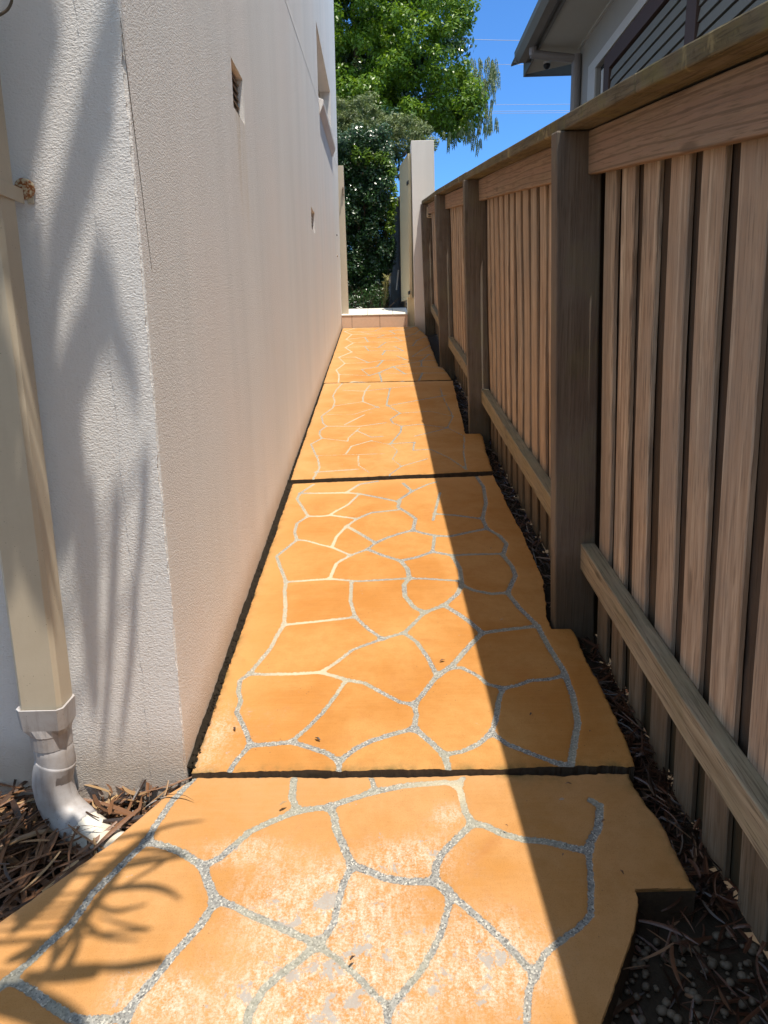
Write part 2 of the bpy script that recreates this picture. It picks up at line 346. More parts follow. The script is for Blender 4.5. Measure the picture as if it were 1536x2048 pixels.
# ------------------------------------------------------------------ crazy paving slabs
L1 = [  # joints of the nearest slab, traced on the photograph and laid on its plane
 [(387,1556),(343,1603),(310,1651),(292,1682),(226,1746),(183,1789),(142,1848),(102,1881),(66,1917),(18,1957),(-30,2000)],
 [(18,1957),(55,1976),(95,2005),(139,2034),(175,2040),(219,2038),(252,2030),(270,2001),(310,1954),(351,1903),(402,1848),(431,1800)],
 [(252,2030),(240,2100)],
 [(292,1682),(329,1691),(365,1705),(405,1731),(416,1764),(431,1800)],
 [(405,1731),(438,1716),(500,1662),(539,1644),(594,1621),(656,1613),(742,1584),(812,1570),(891,1564),(914,1568)],
 [(594,1621),(584,1594),(588,1555)], [(742,1584),(750,1578),(742,1555)], [(914,1568),(926,1556)],
 [(656,1613),(668,1629),(672,1656),(687,1691),(703,1730),(734,1740),(773,1756),(812,1762),(871,1762)],
 [(914,1568),(922,1586),(930,1621),(945,1646),(914,1676),(883,1707),(871,1734),(871,1762),(891,1777)],
 [(945,1646),(969,1650),(1008,1668),(1047,1678),(1091,1682),(1157,1698),(1177,1698),(1182,1680),(1197,1654),(1200,1610),(1182,1600)],
 [(1177,1698),(1180,1738),(1182,1775),(1182,1830),(1157,1855),(1116,1884),(1091,1906),(1069,1946),(1058,1979),(1054,2023),(1052,2060),(1040,2150)],
 [(891,1777),(930,1812),(980,1855),(1023,1898),(1055,1934),(1069,1946)],
 [(703,1730),(687,1766),(676,1805),(668,1844),(648,1875),(633,1887)],
 [(431,1800),(465,1810),(500,1828),(539,1844),(590,1867),(633,1887)],
 [(633,1887),(605,1914),(559,1949),(527,1977),(508,2008),(498,2024),(485,2100)],
 [(633,1887),(676,1918),(719,1957),(758,1996),(777,2016),(773,2060),(760,2150)],
 [(777,2016),(812,1977),(844,1937),(867,1898),(883,1863),(895,1820),(898,1789),(891,1777)]]
L2 = [
 [(628,968),(600,986),(594,998),(605,1014),(616,1032),(594,1046),(589,1064),(594,1079),(573,1096),(553,1112),(560,1132),(569,1155),(572,1163),(569,1182),(571,1210),(568,1249),(555,1269),(541,1296),(518,1324),(498,1347),(480,1360),(477,1383),(482,1401),(473,1424),(487,1451),(498,1479),(500,1490),(477,1515),(459,1540)],
 [(600,986),(637,986),(692,985),(719,987),(765,996),(797,1003)], [(692,985),(719,968),(756,962)],
 [(719,987),(696,1009),(673,1021),(662,1028)], [(806,966),(824,982),(800,998),(796,1014),(815,1025),(831,1037),(826,1060)],
 [(824,982),(856,968),(874,963)], [(616,1032),(642,1032),(662,1030),(692,1034),(714,1037),(742,1025),(796,1019)],
 [(714,1037),(692,1053),(673,1073),(664,1094),(678,1100),(701,1110)], [(594,1079),(614,1081),(642,1089),(664,1094)],
 [(694,1052),(719,1066),(742,1080),(751,1085),(774,1075),(801,1066),(826,1060)], [(751,1085),(735,1098),(701,1110),(673,1126),(662,1151),(660,1157)],
 [(572,1163),(605,1161),(660,1157),(719,1162),(765,1159),(819,1156),(856,1157),(915,1161)],
 [(735,1098),(765,1110),(801,1121),(815,1137),(819,1156),(808,1169),(810,1192),(828,1214),(849,1224)],
 [(801,1121),(833,1114),(865,1103),(904,1110),(920,1137),(924,1169),(915,1187),(888,1210),(849,1224)],
 [(865,1103),(869,1073),(872,1071)], [(826,1060),(847,1066),(872,1071),(901,1072),(947,1062),(974,1057)], [(904,1110),(950,1108),(1002,1107)],
 [(870,1027),(910,1030),(965,1037)], [(880,985),(872,1015),(866,1040)],
 [(951,950),(967,973),(972,1005),(965,1037),(974,1057),(997,1069),(1013,1087),(1006,1110),(1024,1132),(1031,1151),(1015,1185),(1038,1214),(1075,1251),(1097,1292),(1127,1340),(1146,1391),(1156,1446),(1149,1483),(1142,1525)],
 [(924,1169),(947,1180),(983,1187),(1015,1185)], [(888,1210),(915,1226),(938,1242),(965,1265),(938,1292),(910,1324),(899,1335),(876,1349)],
 [(965,1265),(1002,1260),(1075,1251)], [(849,1224),(828,1246),(808,1265),(765,1277)], [(808,1265),(833,1283),(856,1315),(869,1342),(876,1349)],
 [(765,1277),(737,1258),(710,1233),(701,1201),(703,1164)], [(710,1233),(683,1237),(628,1243),(568,1249)],
 [(765,1277),(705,1299),(673,1324),(642,1344)], [(498,1347),(537,1348),(596,1347),(642,1344),(673,1353),(692,1359),(728,1365),(765,1385),(801,1404),(828,1408)],
 [(828,1408),(842,1392),(860,1369),(876,1349)], [(692,1359),(673,1388),(646,1424),(614,1456),(582,1483)],
 [(500,1490),(537,1488),(582,1483),(614,1492),(655,1506),(678,1522),(710,1497),(742,1481),(787,1467),(828,1456)], [(828,1408),(833,1429),(828,1456)],
 [(678,1522),(678,1540)], [(828,1456),(856,1479),(888,1508),(898,1540)], [(888,1508),(924,1502),(956,1488),(983,1465),(992,1438),(997,1401),(1006,1376)],
 [(899,1335),(924,1335),(956,1351),(974,1367),(1006,1376),(1038,1369),(1061,1360),(1097,1358),(1130,1350)], [(983,1465),(1015,1488),(1061,1506),(1102,1521),(1140,1530)]]
L3 = [
 [(686,765),(672,780),(666,792),(670,803),(666,815),(643,832),(646,846),(653,852),(640,861),(639,869),(644,876),(622,888),(629,904),(636,918),(639,935),(626,958)],
 [(666,812),(726,803)], [(726,795),(726,803),(758,815)], [(652,829),(709,828),(757,813)], [(689,849),(729,829)], [(654,852),(720,852),(772,845)],
 [(720,855),(697,875),(695,882)], [(714,861),(743,874),(766,872)], [(644,876),(695,882)], [(743,881),(703,892),(692,907)], [(743,881),(781,889),(795,901),(785,918),(803,932),(778,950)],
 [(637,911),(692,909),(769,907)], [(717,911),(717,930),(738,944)], [(629,944),(715,938)], [(803,932),(855,917)], [(773,809),(800,826),(781,838),(786,846),(803,852),(801,864),(781,887)],
 [(772,812),(832,801),(892,790)], [(781,887),(829,884)], [(800,826),(860,822),(906,832)], [(829,872),(875,861),(895,855)], [(829,884),(826,900),(861,898),(898,915),(932,938)], [(803,852),(840,848),(895,855)],
 [(880,775),(885,792),(892,806),(906,832),(895,855),(929,872),(927,904),(932,938)], [(740,770),(730,782),(726,795)], [(686,780),(726,782),(780,776)], [(780,776),(773,809)], [(780,776),(830,770)]]
random.seed(5)
def grow(xa, xb, ya, yb):                                          # joints of the far slab: jittered honeycomb, too small in view to trace
    nxc, nyc = 5, 11; P = {}
    for j in range(nyc+1):
        for i in range(nxc+1):
            P[i, j] = (xa+(xb-xa)*(i+(.5 if j % 2 else 0)*.7)/nxc+random.uniform(-.06, .06), ya+(yb-ya)*j/nyc+random.uniform(-.09, .09))
    out = []
    for (i, j), p in P.items():
        if (i+1, j) in P and random.random() < .85: out.append([p, P[i+1, j]])
        if (i, j+1) in P and (i+j) % 2 == 0 or (i == 0 and (i, j+1) in P): out.append([p, P[i, j+1]])
        elif (i+1, j+1) in P and random.random() < .3: out.append([p, P[i+1, j+1]])
    return out
def segs(lines, off, plane=True):
    A = []; B = []; Wd = []; I_ = []
    for li, l in enumerate(lines):
        q = [G(x, y, off)[:2] for x, y in l] if plane else [np.array(p) for p in l]
        w0 = random.uniform(.0070, .0108)
        for a, c in zip(q[:-1], q[1:]): A.append(a); B.append(c); Wd.append(w0); I_.append(li)
    return np.array(A), np.array(B), np.array(Wd), np.array(I_)
def pix(pts, off): return [G(x, y, off)[:2] for x, y in pts]
def interp_edge(pts):
    p = sorted([(float(q[1]), float(q[0])) for q in pts]); ys_ = [a for a, _ in p]; xs_ = [c for _, c in p]
    return lambda y: np.interp(y, ys_, xs_)
def slab(name, mat, off, yf, yb, left, right, breaks, SG, res, wear_fn, label=None, nx=150, depth=.10, wgain=1., inner=None):
    """yf/yb front and back edge as functions of u in 0..1 ; left/right functions of y"""
    y0 = min(yf(0), yf(1)); y1 = max(yb(0), yb(1)); ny = max(8, int((y1-y0)/res))
    tv = list(np.linspace(0, 1, ny))
    for bk in breaks:
        t = (bk-y0)/(y1-y0); tv += [t-.0005, t+.0005]
    tv = np.array(sorted(tv)); u = np.linspace(0, 1, nx)
    U, T = np.meshgrid(u, tv)
    YF = np.vectorize(yf)(U); YB = np.vectorize(yb)(U)
    r1 = np.random.default_rng(int(abs(off)*1e4)+len(name)+int(y0*10))
    def rough(n, amp):
        a = r1.normal(0, .6, n); kk = np.exp(-np.linspace(-2, 2, max(5, int(.03/res)|1))**2); a2 = np.convolve(a, kk/kk.sum(), 'same'); kk = np.ones(max(5, int(.14/res)|1)); a3 = np.convolve(r1.normal(0, 1, n+len(kk)), kk/len(kk)**.5, 'same')[:n]
        return a2*amp*.55+a3*amp*.35
    YF = YF+rough(nx, .006)[None, :]*1; YB = YB+rough(nx, .006)[None, :]
    Y = YF+(YB-YF)*T; Yrow = y0+(y1-y0)*T
    XL = left(Yrow[:, 0])+rough(len(tv), .004); XR = right(Yrow[:, 0])+rough(len(tv), .006)
    if inner is None: X = XL[:, None]+(XR-XL)[:, None]*U
    else:
        XI = np.minimum(inner(Yrow[:, 0]), XR); ui = .84
        X = np.where(U <= ui, XL[:, None]+(XI-XL)[:, None]*U/ui, XI[:, None]+(XR-XI)[:, None]*(U-ui)/(1-ui))
    Z = S*Y+off
    P = np.stack([X.ravel(), Y.ravel()], 1)
    A, B, Wd, I_ = SG; DL = {}
    for a, c, w0, li in zip(A, B, Wd, I_):
        ab = c-a; t = np.clip(((P-a)@ab)/(ab@ab+1e-12), 0, 1); dd = np.hypot(*(P-a-t[:, None]*ab).T)-w0*wgain
        DL[li] = np.minimum(DL[li], dd) if li in DL else dd
    kq = .0055; DM = np.stack(list(DL.values())); mn = DM.min(0); D = mn-kq*np.log(np.exp(-np.minimum((DM-mn)/kq, 40)).sum(0))
    groove = np.clip(1-(D+.002)/.005, 0, 1)
    edge = np.minimum.reduce([U*(XR-XL)[:, None], (1-U)*(XR-XL)[:, None], T*(y1-y0), (1-T)*(y1-y0)]).ravel()
    Zf = Z.ravel()-.0025*groove-.006*np.exp(-edge/.006)
    rows, cols = X.shape; V = np.stack([X.ravel(), Y.ravel(), Zf], 1)
    # perimeter skirt
    ring = [i for i in range(cols)]+[j*cols+cols-1 for j in range(1, rows)]+[(rows-1)*cols+i for i in range(cols-2, -1, -1)]+[j*cols for j in range(rows-2, 0, -1)]
    sk = V[ring].copy(); sk[:, 2] -= depth; sk2 = V[ring].copy()
    base = len(V); n = len(ring); V = np.vstack([V, sk2, sk])
    idx = np.arange(rows*cols).reshape(rows, cols)
    quads = np.stack([idx[:-1, :-1], idx[:-1, 1:], idx[1:, 1:], idx[1:, :-1]], -1).reshape(-1, 4)
    kk = np.arange(n); side = np.stack([base+kk, base+n+kk, base+n+(kk+1) % n, base+(kk+1) % n], 1)
    Fc = np.vstack([quads, side])
    me = bpy.data.meshes.new(name); me.from_pydata(V.tolist(), [], Fc.tolist()); me.update()
    def att(nm, arr):
        a = me.attributes.new(nm, 'FLOAT', 'POINT'); full = np.zeros(len(V)); full[:len(arr)] = arr; a.data.foreach_set('value', full)
    att('grout', D); we, ed, da, cr = wear_fn(P[:, 0], P[:, 1], edge); att('wear', we); att('edge', ed); att('damp', da); att('cream', cr)
    o = link(name, me, [mat, M['slabside']])
    mi = np.zeros(len(Fc), int); mi[len(quads):] = 1; me.polygons.foreach_set('material_index', mi)
    sm = mi == 0; me.polygons.foreach_set('use_smooth', sm)
    tag(o, label, None, None, 'structure'); return o
def gauss(x, y, cx, cy, sx, sy): return np.exp(-((x-cx)/sx)**2-((y-cy)/sy)**2)
O1, O2, O3, O4 = -.016, 0., .014, .017
# nearest slab
lf1 = pix([(383,1558),(376,1562),(330,1592),(215,1690),(100,1770),(0,1840),(-120,1925),(-300,2060),(-420,2160)], O1); lf = interp_edge(lf1)
rp = pix([(1265,1562),(1300,1610),(1345,1690),(1390,1768)], O1); rq = pix([(1275,1787),(1265,1850),(1235,1940),(1200,2048),(1160,2180)], O1)
bk1 = float(rp[-1][1])
def rt1(y):
    a = interp_edge(rp)(y); c = interp_edge(rq)(y); return np.where(y >= bk1, a, c)
ybk = float(G(800,1556,O1)[1]); ybl = float(G(400,1553,O1)[1])
def wear1(x, y, e):
    we = gauss(x, y, G(640,1800)[0], G(640,1800)[1], .20, .13)+gauss(x, y, G(720,1950)[0], G(720,1950)[1], .22, .10)*1.1+gauss(x, y, G(1000,1900)[0], G(1000,1900)[1], .12, .12)*.8+gauss(x, y, G(560,2040)[0], G(560,2040)[1], .2, .08)*.8+gauss(x, y, G(900,1620)[0], G(900,1620)[1], .06, .06)*.6
    we = we+.75*gauss(x, y, G(300,1980)[0], G(300,1980)[1], .10, .06)+.7*gauss(x, y, G(830,1700)[0], G(830,1700)[1], .12, .07)+.6*gauss(x, y, G(480,1690)[0], G(480,1690)[1], .12, .05)
    return np.clip(we*1.15+.08, 0, 1.3), np.exp(-e/.03)*.5+.35*gauss(x, y, G(500,1600)[0], G(500,1600)[1], .25, .12), np.clip(np.exp(-e/.028)*1.1, 0, 1)*(x > .3), .65*gauss(x, y, G(900,1570)[0], G(900,1570)[1], .12, .06)
slab('path', M['pav_near'], O1, lambda u: .78, lambda u: ybl+(ybk-ybl)*u, lf, rt1, [bk1], segs(L1, O1), .005, wear1, nx=230, inner=lambda y: np.where(y < bk1, interp_edge(rq)(y), interp_edge(rp)(y)-(float(rp[-1][0])-float(rq[0][0]))))
# second slab
y20 = float(G(400,1541)[1]); y20r = float(G(1250,1530)[1]); y21 = float(G(590,966)[1]); y21r = float(G(985,948)[1])
l2 = interp_edge(pix([(386,1538),(583,972)], 0)); r2a = interp_edge(pix([(1268,1525),(1262,1498),(1200,1370),(1147,1262)], 0)); r2b = interp_edge(pix([(1092,1232),(1086,1160),(1040,1060),(985,950)], 0))
bk2 = float(G(1110,1258)[1])
def wear2(x, y, e):
    ll = x-l2(y)
    return np.clip(gauss(x, y, G(420,1480)[0], G(420,1480)[1], .10, .22)*.75+.25*gauss(x, y, G(560,1440)[0], G(560,1440)[1], .1, .1), 0, 1), np.clip(np.exp(-ll/.09)*.75+.5*np.exp(-(y21-y)/.16), 0, .9), np.clip(np.exp(-e/.014)*.9, 0, 1), np.clip(np.exp(-(x+.30)**2/.02)*(y > 2.2), 0, .85)
slab('path', M['pav_mid'], O2, lambda u: y20+(y20r-y20)*u, lambda u: y21+(y21r-y21)*u, l2, lambda y: np.where(y < bk2, r2a(y), r2b(y)), [bk2], segs(L2, O2), .007, wear2, nx=190, inner=lambda y: np.where(y < bk2, r2a(y)-(r2a(bk2)-r2b(bk2)), r2b(y)) if r2a(bk2) > r2b(bk2) else r2a(y))
# third slab
y30 = float(G(600,958,O3)[1]); y30r = float(G(985,940,O3)[1]); y31 = float(G(800,763,O3)[1])
l3 = lambda y: np.full_like(y, -.574); r3a = interp_edge(pix([(985,938),(966,874)], O3)); r3b = interp_edge(pix([(932,868),(900,745)], O3)); bk3 = float(G(940,872,O3)[1])
def wear3(x, y, e): return np.clip(.1+.3*np.exp(-(y31-y)/.2), 0, 1), np.clip(np.exp(-(x+.574)/.08)*.6+.5*np.exp(-(y31-y)/.3), 0, .8), np.exp(-e/.012)*.6, np.clip(np.exp(-(x+.28)**2/.02), 0, .4)
slab('path', M['pav_far'], O3, lambda u: y30+(y30r-y30)*u, lambda u: y31, l3, lambda y: np.where(y < bk3, r3a(y), r3b(y)), [bk3], segs(L3, O3), .012, wear3, nx=120, wgain=.75, inner=lambda y: np.where(y < bk3, r3a(y)-(r3a(bk3)-r3b(bk3)), r3b(y)))
y30s = 0
# fourth slab up to the step
y40 = float(G(780,762,O4)[1]); y41 = 11.24
l4 = lambda y: np.full_like(y, -.578); r4a = interp_edge([(.70, y40), (.665, 7.9)]); r4b = interp_edge([(.62, 7.95), (.64, 10.2), (.55, 11.24)])
sg4 = segs(grow(-.48, .60, y40, y41), 0, False)
slab('path', M['pav_far'], O4, lambda u: y40+.02*u, lambda u: y41, l4, lambda y: np.where(y < 7.9, r4a(y), r4b(y)), [7.9], sg4, .016, lambda x, y, e: (x*0+.15, np.clip(np.exp(-(x+.578)/.1)*.6, 0, .8), np.exp(-e/.015)*.5, np.clip(np.exp(-(x+.4)**2/.02), 0, .6)), nx=90, wgain=1.)
# black grime and crumbs packed between the slabs and the wall
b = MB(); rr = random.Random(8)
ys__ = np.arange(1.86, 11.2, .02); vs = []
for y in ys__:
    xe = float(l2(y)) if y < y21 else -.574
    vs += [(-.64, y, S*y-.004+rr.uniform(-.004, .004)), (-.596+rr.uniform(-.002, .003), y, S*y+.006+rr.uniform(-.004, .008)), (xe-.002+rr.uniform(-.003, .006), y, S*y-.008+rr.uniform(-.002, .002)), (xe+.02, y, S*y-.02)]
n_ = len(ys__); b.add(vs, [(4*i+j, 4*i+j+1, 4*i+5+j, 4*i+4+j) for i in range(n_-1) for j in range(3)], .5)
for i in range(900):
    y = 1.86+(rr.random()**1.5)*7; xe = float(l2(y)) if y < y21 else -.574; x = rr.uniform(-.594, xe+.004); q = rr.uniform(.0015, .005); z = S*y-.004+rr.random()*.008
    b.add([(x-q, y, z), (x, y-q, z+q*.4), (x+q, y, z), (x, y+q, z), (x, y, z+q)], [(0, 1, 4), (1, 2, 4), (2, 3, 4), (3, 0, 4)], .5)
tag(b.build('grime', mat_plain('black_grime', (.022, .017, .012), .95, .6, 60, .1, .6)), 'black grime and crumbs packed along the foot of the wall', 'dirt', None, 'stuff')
# grey rubber strip in the open joint by the wall
b = MB(); a0 = G(385,1549,-.03); a1 = G(545,1552,-.03)
b.prism([a0+[0, -.012, 0], a1+[0, -.012, 0], a1+[0, .012, .004], a0+[0, .012, .004]], (0, 0, -.02), .5)
tag(b.build('joint_filler', M['mortar'], bevel=.003), 'grey filler strip in the open joint nearest the wall corner', 'filler strip')

# ------------------------------------------------------------------ rendered house on the left
house = empty('rendered_house', (-3, 6, 0), 'tall pale rendered house lining the left side of the path', 'house')
Y0 = 1.855; Y1 = 11.33; ZT = 8.2
def quad_rect(px, thick):
    P = [onW(*q) for q in px]; return min(p[1] for p in P), max(p[1] for p in P), min(p[2] for p in P), max(p[2] for p in P)
v1 = onW(461.5, 114); v1b = onW(466, 212); v1c = onW(489, 251)
vent1 = (float(v1[1]), float(v1c[1])+.01, float(v1b[2]), float(v1[2]))
v2 = onW(622, 413); v2c = onW(630, 466)
vent2 = (float(v2[1]), float(v2c[1])+.02, float(v2c[2])-.005, float(v2[2]))
wt = onW(632, 48); wb = onW(640, 200); wc_ = onW(660, 175)
win = (float(wt[1]), float(wc_[1])-.02, float(wb[2])-.02, float(wt[2])+.03)
ys_ = sorted([Y0, Y1]+[q for v in (vent1, vent2, win) for q in v[:2]]); zs_ = sorted([-.6, ZT]+[q for v in (vent1, vent2, win) for q in v[2:]])
b = MB(); pid = {}
def P_(y, z, inx=0):
    return (wallX(y, z)-inx, y, z)
for i in range(len(ys_)-1):
    for j in range(len(zs_)-1):
        cy, cz = (ys_[i]+ys_[i+1])/2, (zs_[j]+zs_[j+1])/2
        if any(v[0] < cy < v[1] and v[2] < cz < v[3] for v in (vent1, vent2, win)): continue
        b.add([P_(ys_[i], zs_[j]), P_(ys_[i+1], zs_[j]), P_(ys_[i+1], zs_[j+1]), P_(ys_[i], zs_[j+1])], [(0, 1, 2, 3)], .5)
for v, d in ((vent1, .05), (vent2, .05), (win, .14)):
    y0, y1, z0, z1 = v
    b.add([P_(y0,z0),P_(y1,z0),P_(y1,z1),P_(y0,z1),P_(y0,z0,d),P_(y1,z0,d),P_(y1,z1,d),P_(y0,z1,d)], [(0,4,5,1),(1,5,6,2),(2,6,7,3),(3,7,4,0)], .5)
# end walls and back, top
xb = -6.5
a_, c_, d_, e_ = P_(Y0, -.6), P_(Y0, ZT), P_(Y1, -.6), P_(Y1, ZT)
b.add([a_, c_, (xb, Y0, ZT), (xb, Y0, -.6)], [(0, 1, 2, 3)], .5)
b.add([d_, e_, (xb, Y1, ZT), (xb, Y1, -.6)], [(3, 2, 1, 0)], .5)
b.add([(xb, Y0, -.6), (xb, Y0, ZT), (xb, Y1, ZT), (xb, Y1, -.6)], [(0, 1, 2, 3)], .5)
b.add([c_, e_, (xb, Y1, ZT), (xb, Y0, ZT)], [(0, 1, 2, 3)], .5)
# rough edge of the thicker coat that stops just short of the corner bead
n = 260; prev = None; vs = []; fs = []
wr = random.Random(3); wv = 0
for i in range(n+1):
    z = .22+(2.9-.22)*i/n; wv = wv*.8+wr.uniform(-.0022, .0022)
    x = wallX(Y0, z)-.004+wv-(.010 if z > 1.9 else 0)*((z-1.9))
    vs += [(x-.10, Y0-.0015, z), (x, Y0-.005, z), (x, Y0+.001, z)]
for i in range(n):
    a = 3*i; fs += [(a, a+1, a+4, a+3), (a+1, a+2, a+5, a+4)]
b.add(vs, fs, .5)
wall = b.build('wall', M['stucco'], house)
# joint line that climbs away across the wall, and the bead near the corner
b = MB(); g0, g1, g2 = onW(570, 0), onW(620, 151), onW(679, 353)
pts = [P_(2.2, g0[2]-.10, 0), P_(float(g0[1]), g0[2], 0), P_(float(g1[1]), g1[2], 0), P_(min(float(g2[1]), Y1-.02), g2[2], 0)]
for a, c in zip(pts[:-1], pts[1:]):
    a = np.array(a); c = np.array(c)
    b.add([a+[.0004, 0, 0], c+[.0004, 0, 0], c+[.0016, 0, .003], a+[.0016, 0, .003], c+[.0004, 0, .03], a+[.0004, 0, .03]], [(0, 1, 2, 3), (3, 2, 4, 5)], .5)
b.build('joint_line', M['stucco'], house)
b = MB(); c0 = onW(242, 90); c1 = onW(303, 540); c0 = onW(240, 40)
for s_ in range(24):
    t0, t1 = s_/24, (s_+1)/24; A_ = c0+(c1-c0)*t0; B_ = c0+(c1-c0)*t1; th = .0045*(1-t0*.5)
    A_[0] = wallX(A_[1], A_[2])+.0008; B_[0] = wallX(B_[1], B_[2])+.0008
    b.add([A_, A_+[0, th, 0], B_+[0, th, 0], B_], [(0, 1, 2, 3)], .5)
b.build('corner_bead', M['slabside'], house)
# vents
for v in (vent1, vent2):
    y0, y1, z0, z1 = v; f = MB()
    f.box((wallX(y0, z0)-.060, y0-.01, z0-.01), (wallX(y0, z0)-.050, y1+.01, z1+.01), .2)
    vo = f.build('vent', M['louvre'], house); g = MB(); nl = 6
    for q in range(nl):
        zc = z0+(z1-z0)*(q+.5)/nl
        g.prism([(wallX(y0, z0)-.050, y0+.002, zc+.014), (wallX(y0, z0)-.018, y0+.002, zc-.010), (wallX(y0, z0)-.020, y0+.002, zc-.016), (wallX(y0, z0)-.050, y0+.002, zc+.008)], (0, y1-y0-.004, 0), .3)
    g.build('louvre', M['louvre'], vo)
# window: frame, pane, wedge sill
y0, y1, z0, z1 = win; xo = wallX((y0+y1)/2, z0)
f = MB()
for A_, B_ in (((xo-.17, y0+.001, z0), (xo-.13, y0+.05, z1)), ((xo-.17, y1-.05, z0), (xo-.13, y1-.001, z1)), ((xo-.17, y0+.052, z0), (xo-.13, y1-.052, z0+.05)), ((xo-.17, y0+.052, z1-.05), (xo-.13, y1-.052, z1))): f.box(A_, B_)
wo_ = f.build('window', M['cream'], house)
MB().box((xo-.155, y0+.05, z0+.05), (xo-.148, y1-.05, z1-.05)).build('pane', M['glass'], wo_)
sa, sb = hit(647, 199.5, (1, 0, 0), -.525), hit(672.5, 298, (1, 0, 0), -.525)
f = MB(); zt = float(sa[2]); ys0 = float(sa[1]); ys1 = min(float(sb[1]), win[1]+.06)
xw = wallX(ys0, zt)+.001
f.add([(xw, ys0, zt+.02), (-.525, ys0, zt), (-.528, ys0, zt-.04), (xw, ys0, zt-.13), (xw, ys1, zt+.08), (-.525, ys1, zt+.06), (-.528, ys1, zt+.02), (xw, ys1, zt-.07)], [(0,1,2,3),(7,6,5,4),(0,4,5,1),(1,5,6,2),(2,6,7,3)], .5)
f.build('window_sill', M['stucco_fine'], house, bevel=.004)
# small weep pipe near the far end
q = onW(673, 470); MB().tube([q+[-.02, 0, 0], q+[.012, 0, -.002]], .012, 8).build('weep_pipe', M['dark'], house)
q = onW(674, 512); MB().tube([q+[-.02, 0, 0], q+[.012, 0, -.002]], .014, 8).build('weep_pipe', M['louvre'], house)
# ---- downpipe with strap, adaptor and elbow
dp = empty('downpipe', (0, 0, 0), 'cream downpipe with a grimy grey plastic elbow at its foot'); dp.parent = house; dp.location = Vector((0, 0, 0))-house.location
bt = onY(32, 1424, 1.72); br = onY(124, 1421, 1.72); yb_ = 1.72; yk = 1.795
tl = onY(-62, 380, 1.72); tr = onY(5, 440, 1.72)
zb = float(bt[2])-.02
# axis leans a little: right front edge passes two surveyed points
r0 = onY(119, 1400, 1.72); r1_ = onY(2, 437, 1.72)
def pr(z): return float(r0[0]+(r1_[0]-r0[0])*(z-r0[2])/(r1_[2]-r0[2]))
PWD = .112; b = MB(); zz = [zb, 1.2, 1.9, 3.2, 5.0]
vs = []; fs = []
for z in zz:
    x = pr(z); c = .010
    ring = [(x-PWD, yk, z), (x-PWD, yb_+c, z), (x-PWD+c, yb_, z), (x-c, yb_, z), (x, yb_+c, z), (x, yk, z)]
    vs += ring
for i in range(len(zz)-1):
    for k_ in range(6): fs.append((i*6+k_, i*6+(k_+1) % 6, (i+1)*6+(k_+1) % 6, (i+1)*6+k_))
fs += [tuple(range(6)), tuple(range(24, 30))]
b.add(vs, fs, .5); b.build('pipe', M['cream'], dp, smooth=False)
# strap
z = float(onY(15, 372, 1.72)[2]); b = MB(); x = pr(z); hh = .017
for q_ in ((( x-PWD-.006, yb_-.004, z-hh), (x+.004, yb_-.001, z+hh)), ((x+.0012, yb_-.004, z-hh), (x+.004, yk+.04, z+hh))): b.box(*q_)
b.box((x+.004, 1.848, z-hh*.8), (x+.02, 1.852, z+hh*.8))
sp_ = b.build('strap', M['cream'], dp, bevel=.002)
q = onY(48, 377, 1.846); b = MB()
b.tube([q+[0, .006, 0], q, q+[0, -.002, 0]], [.024, .024, .021], 20); b.build('rusty_tab', M['rust'], sp_, smooth=False)
MB().tube([q+[-.006, -.001, .003], q+[-.006, -.008, .003]], [.0065, .0055], 10).build('screw', M['rust'], sp_)
# adaptor: rectangular socket tapering to a round spigot
b = MB(); zt = float(onY(30, 1422, 1.71)[2]); x = pr(zt); xm = x-PWD/2; ym = 1.762
def ring_rect(z, ex, y0_, y1_, n=24):
    out = []
    cx_, cy_ = xm, (y0_+y1_)/2; hx = PWD/2+ex; hy = (y1_-y0_)/2
    for k_ in range(n):
        a = 2*math.pi*k_/n; c, s = math.cos(a), math.sin(a); m_ = max(abs(c)/hx, abs(s)/hy); out.append((cx_+c/m_, cy_+s/m_, z))
    return out
def ring_circ(z, r, cx_=None, cy_=None, n=24): return [((xm if cx_ is None else cx_)+r*math.cos(2*math.pi*k_/n), (ym if cy_ is None else cy_)+r*math.sin(2*math.pi*k_/n), z) for k_ in range(n)]
rings = [ring_rect(zt-.01, -.004, yb_-.004, yk+.004), ring_rect(zt, .002, yb_-.009, yk+.009), ring_rect(zt-.001, .007, yb_-.012, yk+.012), ring_rect(zt-.062, .003, yb_-.008, yk+.010), ring_circ(zt-.083, .054), ring_circ(zt-.087, .053), ring_circ(zt-.125, .0525)]
vs = [p for r in rings for p in r]; n = 24
fs = [(i*n+k_, i*n+(k_+1) % n, (i+1)*n+(k_+1) % n, (i+1)*n+k_) for i in range(len(rings)-1) for k_ in range(n)]
b.add(vs, fs, .5); ad = b.build('adaptor', M['pvc'], dp)
